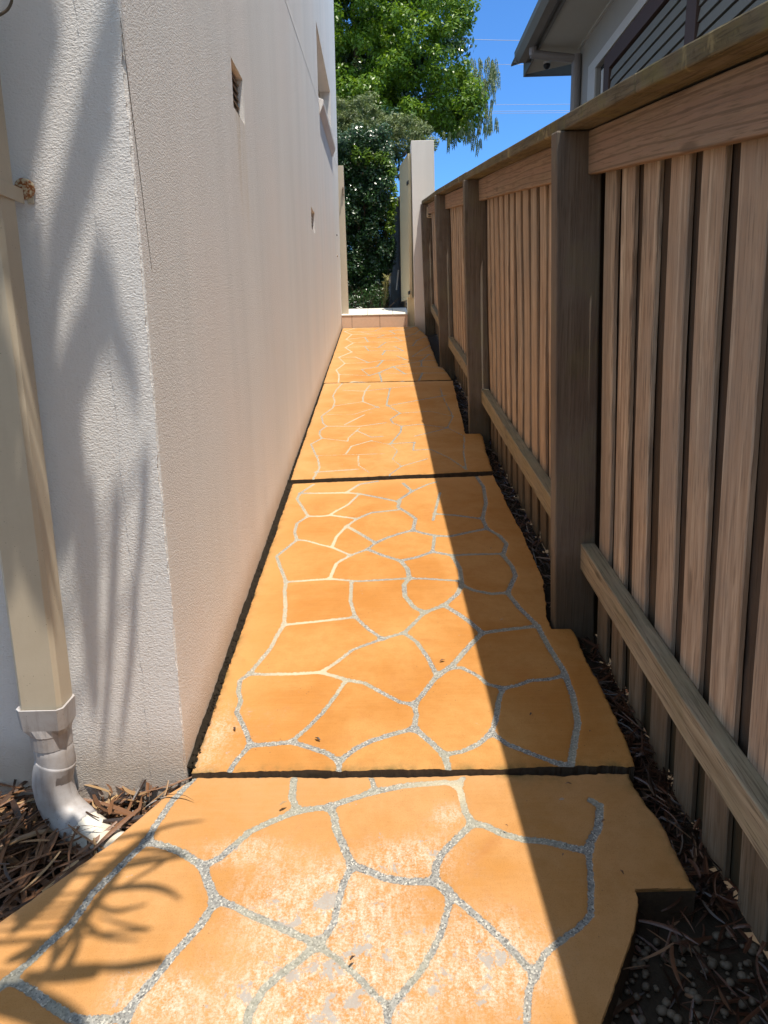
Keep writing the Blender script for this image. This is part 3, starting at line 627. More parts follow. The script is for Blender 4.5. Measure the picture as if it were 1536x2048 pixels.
# round pipe and elbow, aimed right towards the paving
P0 = np.array([xm, ym, zt-.12]); e1 = np.array([xm+.004, ym-.002, zt-.175])
a1 = onY(106, 1562, 1.755); a2 = onY(124, 1615, 1.745); a3 = onY(166, 1655, 1.72); a4 = onY(213, 1692, 1.67); a5 = onY(262, 1722, 1.62)
b = MB(); b.tube([P0+[0,0,.03], P0+(e1-P0)*.5, e1, a1], [.050, .0505, .051, .051], 24); b.build('pipe', M['pvc'], dp, smooth=True)
def curve(pts, n=24):
    pts = [np.array(p) for p in pts]; out = []
    for i in range(len(pts)-1):
        p0 = pts[max(i-1, 0)]; p1 = pts[i]; p2 = pts[i+1]; p3 = pts[min(i+2, len(pts)-1)]
        for t in np.linspace(0, 1, n//(len(pts)-1)+1)[:(-1 if i < len(pts)-2 else None)]:
            out.append(.5*((2*p1)+(-p0+p2)*t+(2*p0-5*p1+4*p2-p3)*t*t+(-p0+3*p1-3*p2+p3)*t**3))
    return out
cl = curve([e1, a1, a2, a3], 18)
el = MB().tube(cl, .0525, 24).build('elbow', M['pvc'], dp, smooth=True)
def collar(path, i, wdt, r, name='collar', mat='pvc', par=None):
    i = int(i); d = path[min(i+1, len(path)-1)]-path[max(i-1, 0)]; d /= np.linalg.norm(d); c = path[i]
    MB().tube([c-d*wdt, c-d*wdt, c+d*wdt, c+d*wdt], [r-.003, r, r, r-.003], 24).build(name, M[mat], par or el, smooth=False)
st = curve([P0, e1, a1], 12)
collar(st, 2, .003, .0535, 'collar', 'slabside'); collar(st, 5, .016, .0555); collar(st, 8, .002, .0560, 'collar', 'slabside'); collar(st, 9, .012, .0565); collar(cl, 2, .004, .0562); collar(cl, 5, .003, .0565, 'collar', 'slabside'); collar(cl, 10, .014, .0555)
collar(cl, len(cl)-2, .012, .0562)
b = MB(); b.tube(curve([a3, a4, a5], 12), .051, 24); b.build('pipe', M['pvcwhite'], dp, smooth=True)
c4 = curve([a3, a4, a5], 12); collar(c4, 5, .003, .0530, 'collar', 'slabside'); collar(c4, 8, .02, .0545, 'collar', 'pvcwhite')

# ------------------------------------------------------------------ paling fence on the right
LEAN = .030
fence = empty('paling_fence', (.72, 6, S*6), 'weathered timber paling fence with capping along the right of the path', 'fence')
def fx(y):                                                        # the line of the fence wanders a few centimetres
    return np.interp(y, [0, .85, 1.6, 2.6, 4.1, 5.28, 7.88, 11.2], [.055, .034, .008, .0, -.012, -.008, -.012, .028])
def T(x, y, h):                                                   # fence coordinates: x offset, y, height over the paving
    return (x+fx(y)-LEAN*h, y, S*y+h)
PX = .65
posts = [-.04, 2.585, 5.285, 7.885, 11.20]
for i, y in enumerate(posts):
    b = MB(); wv = .152 if i != 2 else .15; d = .078
    hs = [-.5, .3, .9, 1.4, 1.752]; vs = []
    jit = [random.uniform(-.003, .003) for _ in hs]
    for h, j in zip(hs, jit):
        vs += [T(PX+j, y, h), T(PX+wv+j, y, h), T(PX+wv+j, y+d, h), T(PX+j, y+d, h)]
    fs = [(4*k_+m_, 4*k_+(m_+1) % 4, 4*k_+4+(m_+1) % 4, 4*k_+4+m_) for k_ in range(4) for m_ in range(4)]+[(3, 2, 1, 0), (16, 17, 18, 19)]
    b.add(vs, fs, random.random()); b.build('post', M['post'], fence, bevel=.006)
def bar(name, mat, x0, x1, ya, yb, h0, h1, n=8, bev=.004, par=None):
    b = MB(); vs = []
    sag = random.uniform(-.004, .004)
    for k_ in range(n+1):
        y = ya+(yb-ya)*k_/n; s_ = sag*math.sin(math.pi*k_/n)
        vs += [T(x0, y, h0+s_), T(x1, y, h0+s_), T(x1, y, h1+s_), T(x0, y, h1+s_)]
    fs = [(4*k_+m_, 4*k_+4+m_, 4*k_+4+(m_+1) % 4, 4*k_+(m_+1) % 4) for k_ in range(n) for m_ in range(4)]+[(0, 1, 2, 3), (4*n+3, 4*n+2, 4*n+1, 4*n)]
    b.add(vs, fs, random.random()); return b.build(name, mat, par or fence, bevel=bev)
for i in range(4):
    ya, yb = posts[i], posts[i+1]
    bar('top_rail', M['fascia'], .752, .785, ya+.082, yb-.004, 1.615, 1.750)
    bar('bottom_rail', M['rail'], .742, .797, ya+.080, yb-.002, .235, .335)
for a, c in ((-1.5, 1.9), (1.903, 5.32), (5.323, 8.2), (8.203, 11.30)):
    o_ = random.uniform(0, .004)
    bar('capping', M['cap'], .670, .872, a, c, 1.755+o_, 1.800+o_, 14, .005)
# palings: front boards over back boards
for i in range(4):
    ya, yb = posts[i]+.09, posts[i+1]+.01
    fr = MB(); bk = MB(); nfr = 0
    y = yb-(.055 if i == 0 else .07); first = True
    pitch = .2085
    starts = []
    yy = y
    while yy > ya:
        w_ = random.uniform(.114, .129) if not first else .112
        y1_ = yy; y0_ = max(yy-w_, ya); yy -= (.168 if first else random.uniform(.180, .202)); first = False
        if y1_-y0_ < .03: break
        starts.append(y0_)
        hb = random.uniform(-.075, -.05); tw = random.uniform(-.003, .003); c = .007; r = random.random(); vs = []; nseg = 6
        for k_ in range(nseg+1):
            h = hb+(1.74-hb)*k_/nseg; bw = tw*math.sin(k_*1.3+r*9)
            vs += [T(.812+bw, y0_, h), T(.801+bw, y0_, h), T(.798+bw, y0_+c*.5, h), T(.798+bw-.001, (y0_+y1_)/2, h), T(.798+bw, y1_-c*.5, h), T(.801+bw, y1_, h), T(.812+bw, y1_, h)]
        n7 = 7; fs = [(n7*k_+m_, n7*k_+(m_+1) % n7, n7*k_+n7+(m_+1) % n7, n7*k_+n7+m_) for k_ in range(nseg) for m_ in range(n7)]+[tuple(range(6, -1, -1)), tuple(range(n7*nseg, n7*nseg+n7))]
        fr.add(vs, fs, r)
        # back board behind the gap on the near side
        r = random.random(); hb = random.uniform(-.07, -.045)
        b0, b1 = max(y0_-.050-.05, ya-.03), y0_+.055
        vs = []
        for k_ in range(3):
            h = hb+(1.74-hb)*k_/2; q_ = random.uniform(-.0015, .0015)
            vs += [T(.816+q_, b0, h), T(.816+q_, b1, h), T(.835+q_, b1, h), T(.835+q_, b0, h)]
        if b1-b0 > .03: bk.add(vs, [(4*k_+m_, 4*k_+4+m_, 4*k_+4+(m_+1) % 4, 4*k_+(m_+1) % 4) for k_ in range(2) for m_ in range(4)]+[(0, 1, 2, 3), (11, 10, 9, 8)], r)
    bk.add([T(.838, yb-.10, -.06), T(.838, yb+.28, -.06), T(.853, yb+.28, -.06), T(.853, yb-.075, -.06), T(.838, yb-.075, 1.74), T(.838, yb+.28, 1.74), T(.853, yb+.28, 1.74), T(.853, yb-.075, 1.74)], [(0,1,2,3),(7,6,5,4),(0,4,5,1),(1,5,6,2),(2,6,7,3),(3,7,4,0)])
    fr.build('front_palings', M['paling'], fence); bk.build('back_palings', M['paling_back_shaded'], fence)
# tag on the farthest post
q = onY(859, 425, 11.19); b = MB(); b.box(q+np.array([-.042, -.030, -.075]), q+np.array([.042, .0, .075])); tg = b.build('latch_cover', M['pvcwhite'], bevel=.014)
tg['label'] = 'small white weatherproof box fixed to the farthest fence post'; tg['category'] = 'junction box'
b = MB(); b.tube([q+[.005, -.034, .035], q+[.005, -.028, .035]], .016, 10); b.build('socket_mark', M['dark'], tg)
b = MB(); b.box(q+np.array([-.02, -.0335, -.035]), q+np.array([.024, -.0305, -.012])); b.build('socket_mark', M['dark'], tg)
b = MB(); b.box(q+np.array([-.022, -.0335, -.062]), q+np.array([.024, -.0305, -.055])); b.build('socket_mark', M['dark'], tg)

# ------------------------------------------------------------------ step, pillar, gate
step = empty('tiled_step', (-.1, 11.3, 1.7), 'low step faced with beige tiles at the gateway', 'step')
yf_ = 11.255; X0, X1 = -.588, .415; zb_ = S*yf_-.03; zt0 = 1.905
b = MB(); b.box((X0+.004, yf_+.012, zb_), (X1-.008, 12.05, 1.885)); b.build('core', M['tgrout'], step)
for a, c in ((X0, -.437), (-.432, -.012), (-.007, X1)):
    MB().box((a, yf_, zb_+.03), (c, yf_+.010, 1.893)).build('riser_tile', M['tile'], step, bevel=.002)
MB().box((X1-.006, yf_+.012, zb_+.03), (X1+.003, 12.02, 1.893)).build('side_tile', M['tile'], step, bevel=.002)
for a, c in ((X0, -.20), (-.196, .19), (.194, X1+.004)):
    b = MB(); b.add([(a, yf_-.006, 1.897), (c, yf_-.006, 1.897), (c, 12.05, 2.022), (a, 12.05, 2.022), (a, yf_-.006, 1.911), (c, yf_-.006, 1.911), (c, 12.05, 2.036), (a, 12.05, 2.036)], [(3,2,1,0),(4,5,6,7),(0,1,5,4),(1,2,6,5),(2,3,7,6),(3,0,4,7)], .5)
    b.build('tread_tile', M['tiletop'], step, bevel=.003)
pil = empty('gate_pillar', (.67, 11.4, 1.7), 'square rendered gate pillar standing behind the fence end', 'pillar')
b = MB(); p0, p1, p2 = onY(822, 281, 11.27), onY(868, 278, 11.27), onY(830, 655, 11.27)
x0t, x1t, x0b = float(p0[0]), float(p1[0]), float(p2[0]); b.add([(x0b, 11.27, 1.60), (.86, 11.27, 1.60), (.86, 11.62, 1.60), (x0b, 11.62, 1.60), (x0t, 11.27, float(p0[2])), (x1t, 11.27, float(p0[2])), (x1t, 11.62, float(p0[2])), (x0t, 11.62, float(p0[2]))], [(3,2,1,0),(4,5,6,7),(0,1,5,4),(1,2,6,5),(2,3,7,6),(3,0,4,7)], .5)
b.build('pillar_body', M['stucco_fine'], pil, bevel=.006)
b = MB(); q = onY(815, 600, 11.3); b.box((.42, 11.36, 1.62), (x0b-.002, 11.60, 2.16)); b.build('plinth', M['creamdark'], pil, bevel=.004)
gate = empty('garden_gate', (.47, 11.3, 2.1), 'open cream metal gate leaf swung inwards beside the pillar', 'gate')
h0, h1_ = onY(822, 597, 11.34), onY(816, 307, 11.34); f0, f1 = onY(805, 604, 12.14), onY(800, 331, 12.14)
A_ = np.array([h0[0], 11.34]); B_ = np.array([f0[0], 12.14]); dv = (B_-A_)/np.linalg.norm(B_-A_); nv = np.array([-dv[1], dv[0]])   # towards the passage
Lg = np.linalg.norm(B_-A_); gz0, gz1 = float(h0[2]), float(h1_[2])
def gp(u, n_, z): 
    p = A_+dv*u+nv*n_; return (p[0], p[1], z)
def gbox(b, u0, u1, n0, n1, z0, z1): b.add([gp(u0,n0,z0),gp(u1,n0,z0),gp(u1,n1,z0),gp(u0,n1,z0),gp(u0,n0,z1),gp(u1,n0,z1),gp(u1,n1,z1),gp(u0,n1,z1)], [(3,2,1,0),(4,5,6,7),(0,1,5,4),(1,2,6,5),(2,3,7,6),(3,0,4,7)], .5)
b = MB()
for u0, u1, z0, z1 in ((0, .045, gz0, gz1), (Lg-.045, Lg, gz0, gz1-.0), (.047, Lg-.047, gz0, gz0+.05), (.047, Lg-.047, gz1-.05, gz1)): gbox(b, u0, u1, -.02, .02, z0, z1)
b.build('frame', M['creamdark'], gate, bevel=.003)
MB().box((float(h0[0])+.012, 11.42, 2.16), (x0b+.02, 11.60, gz1+.02)).build('hinge_post', M['creamdark'], gate)
b = MB(); nb = 7
for i in range(nb): gbox(b, .05+(Lg-.1)*i/nb, .05+(Lg-.1)*(i+1)/nb-.006, .004, .018, gz0+.052, gz1-.052)
b.build('boards', M['creamdark'], gate, bevel=.002)
b = MB(); q0 = gp(.0, .05, gz1+.012); q1 = gp(.16, .05, gz1+.012); b.tube([q0, q1], .020, 14); b.build('closer', M['dark'], gate)
for zz_ in (gz0+.06, gz1-.42):
    b = MB(); gbox(b, -.05, .08, .021, .034, zz_, zz_+.05); b.build('hinge', M['dark'], gate, bevel=.003)
b = MB(); gbox(b, Lg-.12, Lg-.0, .021, .035, gz0-.03, gz0-.004); b.build('drop_bolt', M['dark'], gate)
gj = empty('gate_post', (-.54, 11.4, 1.9), 'narrow cream gate post against the end of the rendered wall', 'post')
j0, j1 = onY(686.5, 331, 11.37), onY(697, 619, 11.37)
b = MB(); b.add([(-.60, 11.37, 1.9), (j1[0], 11.37, 1.9), (j1[0], 11.47, 1.9), (-.60, 11.47, 1.9), (-.60, 11.37, j0[2]), (j0[0], 11.37, j0[2]), (j0[0], 11.47, j0[2]), (-.60, 11.47, j0[2])], [(3,2,1,0),(4,5,6,7),(0,1,5,4),(1,2,6,5),(2,3,7,6),(3,0,4,7)], .5)
b.build('post_body', M['cream'], gj, bevel=.004)
q = onY(686, 381, 11.36); b = MB(); b.box((q[0]-.012, 11.34, q[2]-.06), (q[0]+.016, 11.369, q[2]+.05)); b.tube([(q[0], 11.345, q[2]+.02), (q[0]+.0, 11.30, q[2]+.02)], .008, 8); b.build('latch', M['louvre'], gj, bevel=.002)

# ------------------------------------------------------------------ foliage
def leafcloud(name, centres, radii, counts, size, mat, parent, seed=1, droop=.0, asp=.45, updir=.5, shell=.55, smoothn=False):
    r = np.random.default_rng(seed); V = []; R = []
    for c, rad, n in zip(centres, radii, counts):
        d = r.normal(size=(n, 3)); d /= np.linalg.norm(d, axis=1)[:, None]
        rr = (shell+(1-shell)*r.random(n)**.6)[:, None]
        P = np.array(c)+d*rr*np.array(rad)
        nrm = d*.8+r.normal(size=(n, 3))*.55+np.array([0, -.15, updir]); nrm /= np.linalg.norm(nrm, axis=1)[:, None]
        t = r.normal(size=(n, 3)); t[:, 2] -= droop*2; t -= nrm*np.sum(t*nrm, 1)[:, None]; t /= np.linalg.norm(t, axis=1)[:, None]+1e-9
        s_ = np.cross(nrm, t); L = (size*(.6+.8*r.random(n)))[:, None]; W = L*asp
        V.append(np.stack([P-t*L/2, P+s_*W/2-nrm*W*.12, P+t*L/2-nrm*L*.10, P-s_*W/2-nrm*W*.12], 1)); 
        cr = r.random(); R.append(np.clip(r.random(n)*.75+cr*.25, 0, 1))
    V = np.concatenate(V); R = np.concatenate(R); n = len(V)
    me = bpy.data.meshes.new(name); me.vertices.add(n*4); me.vertices.foreach_set('co', V.reshape(-1))
    me.loops.add(n*4); me.loops.foreach_set('vertex_index', np.arange(n*4)); me.polygons.add(n)
    me.polygons.foreach_set('loop_start', np.arange(n)*4); me.update(calc_edges=True)
    a = me.attributes.new('rnd', 'FLOAT', 'FACE'); a.data.foreach_set('value', R)
    return link(name, me, mat, parent)
# glossy hedge behind the gateway
hd = empty('hedge', (-.5, 13.4, S*13.4), 'tall dark glossy hedge filling the gateway', 'hedge')
r = np.random.default_rng(4); cs = []; rs = []; ns = []
hx0, hx1 = -1.3, .17
for z in np.arange(2.0, 5.0, .26):
    for x in np.arange(hx0, hx1+.01, .24):
        for y in (13.15, 13.45, 13.8):
            cx_ = x+r.normal(0, .05); cz_ = z+r.normal(0, .06)
            lim = .13-.07*(z < 3.0)-.07*(z < 2.6)
            cs.append((min(cx_, lim), y+r.normal(0, .07), cz_)); rs.append((.19, .17, .20)); ns.append(420)
leafcloud('foliage', cs, rs, [int(q*1.35) for q in ns], .046, M['leaf_hedge'], hd, 8, 0, .5, .35, .1)
b = MB()
for i in range(9):
    x = hx0+.1+(hx1-hx0-.15)*i/8; b.tube([(x, 13.3, S*13.3-.15), (x+random.uniform(-.05, .05), 13.35, 3.0), (x+random.uniform(-.1, .1), 13.35, 4.7)], [.035, .025, .01], 7)
b.build('trunk', M['bark'], hd)
# sunlit strip of ivy-like growth on the hedge's right edge and top
leafcloud('edge_growth', [(onY(x, y, 13.0)) for x, y in ((772,320),(782,345),(785,375),(786,405),(784,432),(780,455),(776,335),(758,318),(735,312),(712,310))], [(.10, .12, .15)]*10, [150]*10, .06, M['leaf_big'], hd, 18, 0, .45, .6, .1)
# low tangled growth and pale strap plant in the gateway
sh = empty('low_shrub', (-.2, 12.7, S*12.7), 'low tangled dark shrub at the foot of the hedge', 'shrub')
leafcloud('foliage', [(x, 12.75+.05*math.sin(x*20), S*12.75+.22) for x in np.arange(-.6, .1, .14)], [(.16, .2, .24)]*6, [150]*6, .09, M['leaf_hedge'], sh, 3, 0, .18, .6, .1)
b = MB()
for i in range(40):
    x = random.uniform(-.6, .12); p = np.array([x, 12.6+random.uniform(-.1, .2), S*12.7-.05]); d = np.array([random.uniform(-.4, .4), random.uniform(-.2, .1), random.uniform(.3, .6)])
    b.tube([p, p+d*.5+[0, 0, .05], p+d], [.004, .003, .001], 4)
b.build('stem', M['bark'], sh)
ps = empty('strap_plant', (.07, 12.45, S*12.45), 'small pale spiky plant in sun by the landing', 'plant')
b = MB(); c = onY(770, 614, 12.45)
for i in range(80):
    a = random.uniform(0, 6.283); L = random.uniform(.10, .22); hgt = random.uniform(0, .42); base = c+np.array([random.uniform(-.03, .03)+hgt*.06, random.uniform(-.03, .03), hgt])
    d = np.array([math.cos(a)*.45, math.sin(a)*.5, 1.]); d /= np.linalg.norm(d); 
    b.ribbon([base, base+d*L*.5, base+d*L*.85+[0, 0, -.02], base+d*L+[0, 0, -.05]], .018, (-math.sin(a), math.cos(a), 0))
b.build('leaves', M['leaf_pale'], ps)
# white stake in the shade
q = onY(797, 540, 12.9); q2 = onY(793, 580, 12.9)
tag(MB().tube([q2, q], [.013, .012], 8).build('garden_stake', M['pvcwhite']), 'thin white stake leaning in the dark behind the gate', 'stake')
# dark boundary fence beyond the gateway
df = empty('boundary_fence', (.5, 15, S*15), 'dark shaded boundary fence beyond the gateway', 'fence')
b = MB()
for i in range(28):
    y = 12.45+i*.18; h = 1.95+random.uniform(-.01, .01); x = .41-(y-12.4)*.032
    b.box((x, y, S*y-.1), (x+.02, y+.172, S*y+h), random.random())
b.build('boards', M['post'], df)
b = MB(); b.add([(.435, 12.45, S*12.45+1.5), (.475, 12.45, S*12.45+1.5), (.315, 17.4, S*17.4+1.5), (.275, 17.4, S*17.4+1.5), (.435, 12.45, S*12.45+1.59), (.475, 12.45, S*12.45+1.59), (.315, 17.4, S*17.4+1.59), (.275, 17.4, S*17.4+1.59)], [(3,2,1,0),(4,5,6,7),(0,1,5,4),(1,2,6,5),(2,3,7,6),(3,0,4,7)], .4)
b.build('rail', M['post'], df)

def blobs(pxs, Y, dpt, seed):
    r = np.random.default_rng(seed); cs = []; rs = []
    for x, y, rp_ in pxs:
        yy = Y+r.uniform(-dpt, dpt); c = onY(x, y, yy); R_ = rp_*yy/F; cs.append(c); rs.append((R_, R_*.9, R_*.75))
    return cs, rs
# large leafy tree: clumps laid out over the crown's whole volume
tr_ = empty('leafy_tree', (-.4, 18.5, S*18.5), 'large bright green leafy tree rising over the house wall', 'tree')
r = np.random.default_rng(21); px = []
outline = [(-160, 620, 950), (-60, 560, 945), (-20, 540, 940), (20, 540, 930), (60, 540, 925), (100, 540, 895), (140, 540, 925), (170, 540, 955), (200, 545, 965), (230, 560, 940), (255, 600, 925)]
for y, xa, xb_ in outline:
    n_ = int((xb_-xa)/27)
    for i in range(n_):
        for rep in range(2): px.append((xa+(xb_-xa)*(i+r.uniform(.1, .9))/n_, y+r.uniform(-16, 16), r.uniform(17, 30)))
px += [(935,150,20),(945,175,22),(955,200,22),(950,225,22),(940,245,20),(965,190,15),(925,130,20),(912,95,18),(905,60,20),(930,40,22),(935,10,24),(700,215,26),(760,225,24),(820,225,24),(860,240,22),(890,255,20)]
cs, rs = blobs(px, 18.5, 1.5, 5)
# nearer clumps stand in front of gaps: push the crown's middle forward
ns = [int(95*(R_[0]/.3)**2)+25 for R_ in rs]
leafcloud('crown', cs, rs, [int(n_*1.9) for n_ in ns], .10, M['leaf_big'], tr_, 31, .25, .42, .75, .35)
px = [(r.uniform(560, 930), r.uniform(-140, 250), 34) for _ in range(60)]+[(r.uniform(640, 800), r.uniform(-20, 220), 36) for _ in range(30)]
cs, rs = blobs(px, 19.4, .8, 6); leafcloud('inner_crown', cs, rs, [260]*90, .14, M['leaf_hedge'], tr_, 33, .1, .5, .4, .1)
b = MB(); base = np.array([-.5, 18.8, S*18.8-.2]); fork = np.array([-.4, 18.8, 6.0])
b.tube([base, (base+fork)/2+[.08, 0, 0], fork], [.28, .22, .19], 12)
for i in range(16):
    t_ = np.array(cs[i*3]); mid = (fork+t_)/2+[0, 0, .25]; b.tube([fork, mid, t_], [.10, .055, .015], 7)
b.build('trunk', M['bark'], tr_, smooth=True)
# drooping sprays on the tree's right edge
b = MB(); sp = []
for x, y in [(952,120),(962,132),(975,118),(985,128),(990,142),(978,150),(968,160),(985,165),(960,175),(975,190),(950,205),(965,225),(972,245),(955,250),(940,258),(925,262),(935,240),(905,262),(985,238),(960,270),(890,268),(975,212),(945,185),(990,120)]:
    for k_ in range(4):
        p = onY(x+r.uniform(-10, 10), y+r.uniform(-9, 9), 17.6+r.uniform(-.5, .6)); L = r.uniform(.14, .34); a = r.uniform(-.35, .35)
        pts = [p, p+[a*L*.4, 0, -L*.35], p+[a*L*.6, 0, -L*.7], p+[a*L*.65, 0, -L]]
        b.tube(pts, .003, 3)
        for s_ in np.linspace(.1, 1, 9):
            q = pts[0]+(pts[3]-pts[0])*s_
            for sgn in (-1, 1): b.ribbon([q, q+[sgn*.022, r.uniform(-.02, .02), -.03], q+[sgn*.03, 0, -.075]], .018, (1, .3, .3), fold=.1)
b.build('drooping_spray', M['leaf_fine'], tr_)
# finer grey-green tree in front of it
ft = empty('fine_leaved_tree', (-.2, 15, S*15), 'grey green fine leaved tree just above the hedge', 'tree')
px = []
for y, xa, xb_ in ((205, 620, 745), (225, 615, 770), (245, 610, 835), (262, 610, 868), (280, 610, 878), (300, 610, 870), (318, 610, 790), (335, 610, 790), (352, 610, 785)):
    n_ = int((xb_-xa)/16)
    for i in range(n_): px.append((xa+(xb_-xa)*(i+r.uniform(.1, .9))/n_, y+r.uniform(-9, 9), r.uniform(12, 20)))
cs, rs = blobs(px, 14.8, .5, 15)
leafcloud('crown', cs, rs, [260]*len(cs), .08, M['leaf_fine'], ft, 41, -.3, .2, .6, .05)
leafcloud('inner_crown', *(lambda c_: (c_[0], c_[1]))(blobs([(r.uniform(620, 800), r.uniform(225, 350), 22) for _ in range(30)], 15.4, .3, 16)), [90]*30, .1, M['leaf_hedge'], ft, 43, 0, .4, .4, .1)
b = MB(); b.tube([(-.5, 15.1, S*15-.2), (-.4, 15.1, 3.5), (-.2, 15, 5.4)], [.10, .08, .04], 9)
for i in range(10):
    t_ = np.array(cs[i*8]); b.tube([(-.4, 15.1, 4.2), (np.array([-.4, 15.1, 4.2])+t_)/2+[0, 0, .1], t_], [.04, .02, .006], 6)
b.build('trunk', M['bark'], ft, smooth=True)

# ------------------------------------------------------------------ neighbour's house on the right
nh = empty('neighbour_house', (4, 8, 1), 'grey clad house with deep eaves standing beyond the fence', 'house')
HX = 2.92; HY = 11.40; SZ = 5.50
wz1 = float(onX(1281, 0, HX)[2]); wy1 = float(onX(1180, 133, HX)[1]); wy2 = float(onX(1194, 135, HX)[1]); wz2 = float(onX(1194, 135, HX)[2]); sz1 = 4.76
b = MB(); b.box((HX, -2, S*2-1), (HX+6, wy2-6.5, SZ)); 
b = MB()
b.box((HX, wy2, 0), (HX+.12, HY, SZ)); b.box((HX, -3, wz2+.0), (HX+.12, wy2-.002, SZ)); b.box((HX+.12, HY-.12, 0), (HX+7, HY, SZ)); b.box((HX, -3, 0), (HX+.12, wy2-.002, 2.3))
b.build('wall', M['hwall'], nh)
# window assembly: trim, head, slatted screens, glass
wn = MB(); wn.box((HX-.025, -3, wz2), (HX-.001, wy1, wz1)); wn.box((HX-.025, wy2, 2.2), (HX-.001, wy1, wz2-.002)); wo_ = wn.build('window', M['trim'], nh, bevel=.004)
yg0 = float(onX(1203, 170, HX)[1]); yb1 = float(onX(1207, 170, HX)[1]); yb0 = float(onX(1218, 150, HX)[1])
MB().box((HX+.05, yg0, 2.2), (HX+.06, wy2-.002, wz2)).build('pane', M['glass'], wo_)
MB().box((HX-.01, yb1, 2.2), (HX+.03, yg0-.002, wz2-.12)).build('stile', M['trim'], wo_)
b = MB(); b.box((HX-.005, yb0, 2.2), (HX+.05, yb1-.002, wz2-.002)); b.box((HX-.008, -3, sz1), (HX+.05, yb0-.002, wz2-.002)); my1 = float(onX(1371, 60, HX)[1]); my0 = float(onX(1391, 60, HX)[1]); b.box((HX-.008, my0, 2.2), (HX+.05, my1, sz1-.002)); b.box((HX-.008, my0-3.6, 2.2), (HX+.05, my0-3.4, sz1-.002))
b.build('screen_frame', M['brown'], wo_, bevel=.003)
b = MB(); z = sz1-.02
while z > 2.3:
    for ya, yb in ((my1+.002, yb0-.002), (my0-3.4+.002, my0-.002)):
        b.add([(HX+.012, ya, z-.112), (HX+.012, yb, z-.112), (HX+.030, yb, z), (HX+.030, ya, z), (HX+.045, ya, z-.112), (HX+.045, yb, z-.112)], [(0, 1, 2, 3), (0, 4, 5, 1), (4, 3, 2, 5)], .5)
    z -= .126
b.build('slat_screen', M['slat'], wo_)
MB().box((HX+.05, -3, 2.2), (HX+.058, yg0-.004, wz2)).build('backing', M['brown'], wo_)
# eaves
e0, e1_, e2, e3 = hit(1078.6, 96, (0,0,1), SZ), hit(1029, 123, (0,0,1), SZ), hit(1048, 149, (0,0,1), SZ), hit(1148, 127, (0,0,1), SZ)
ex = float(e0[0]); ox = float(e1_[0]); fy = float(e2[1])
b = MB(); b.add([(ex, -3, SZ), (HX+7, -3, SZ), (HX+7, fy-.2, SZ), (float(e3[0]), float(e3[1]), SZ), (ex, fy, SZ), (ex, -3, SZ+.012), (HX+7, -3, SZ+.012), (HX+7, fy-.2, SZ+.012), (float(e3[0]), float(e3[1]), SZ+.012), (ex, fy, SZ+.012)], [(4,3,2,1,0), (5,6,7,8,9)], .5)
b.build('soffit', M['soffit'], nh)
b = MB(); b.box((ex-.025, -3, SZ-.03), (ex-.001, fy+.02, SZ+.17)); b.build('fascia', M['gutter'], nh)
b = MB(); b.add([(ex, fy, SZ-.03), (ex, fy+.025, SZ-.03), (HX+7, fy-.17, SZ-.03), (HX+7, fy-.2, SZ-.03), (ex, fy, SZ+.17), (ex, fy+.025, SZ+.17), (HX+7, fy-.17, SZ+.17), (HX+7, fy-.2, SZ+.17)], [(0,1,2,3),(4,7,6,5),(0,4,5,1),(1,5,6,2),(2,6,7,3),(3,7,4,0)], .5); b.build('fascia', M['gutter'], nh)
gy = float(e1_[1])
b = MB(); prof = [(ex-.027, SZ+.02), (ex-.10, SZ-.02), (ox+.06, SZ-.02), (ox, SZ+.05), (ox-.005, SZ+.12), (ox+.01, SZ+.12), (ox+.02, SZ+.06), (ox+.07, SZ), (ex-.10, SZ), (ex-.027, SZ+.035)]
b.prism([(x, -3, z) for x, z in prof], (0, gy+3, 0), .5); b.box((ox+.0, gy+.002, SZ-.02), (ex-.027, gy+.012, SZ+.12)); b.build('gutter', M['gutter'], nh)
b = MB(); b.box((ex-.30, -3, SZ+.15), (ex-.299, 0, SZ+.16)); 
b = MB(); sl_ = .28
b.add([(ox+.05, -3, SZ+.13), (ox+.05, fy+.05, SZ+.13), (HX+4, fy-.1, SZ+.13+sl_*4.8), (HX+4, -3, SZ+.13+sl_*4.8), (ox+.05, -3, SZ+.16), (ox+.05, fy+.05, SZ+.16), (HX+4, fy-.1, SZ+.16+sl_*4.8), (HX+4, -3, SZ+.16+sl_*4.8)], [(0,1,2,3),(7,6,5,4),(0,4,5,1),(1,5,6,2),(2,6,7,3),(3,7,4,0)], .5)
b.build('roof', M['roof'], nh)
# joint batten on the soffit along the wall
MB().box((HX-.03, -3, SZ-.022), (HX-.001, HY, SZ-.001)).build('soffit_bead', M['trim'], nh)
# downpipe: drop from gutter, swan neck under the soffit, down the corner
pa = hit(1064, 82, (1, 0, 0), ex-.10); pb = onX(1066, 108, ex-.10); Yp = float(pb[1])
pc = onY(1157, 114, Yp); b = MB(); r_ = .055
b.tube([(ex-.10, Yp, SZ), (ex-.10, Yp, float(pb[2])-.02)], r_, 12)
b.tube([(ex-.13, Yp, float(pb[2])), (HX-.07, Yp, float(pc[2])-.02)], r_, 12)
b.tube([(HX-.07, Yp, float(pc[2])+.03), (HX-.07, Yp, 1.0)], r_+.012, 14)
b.build('downpipe', M['hpipe'], nh, smooth=False)
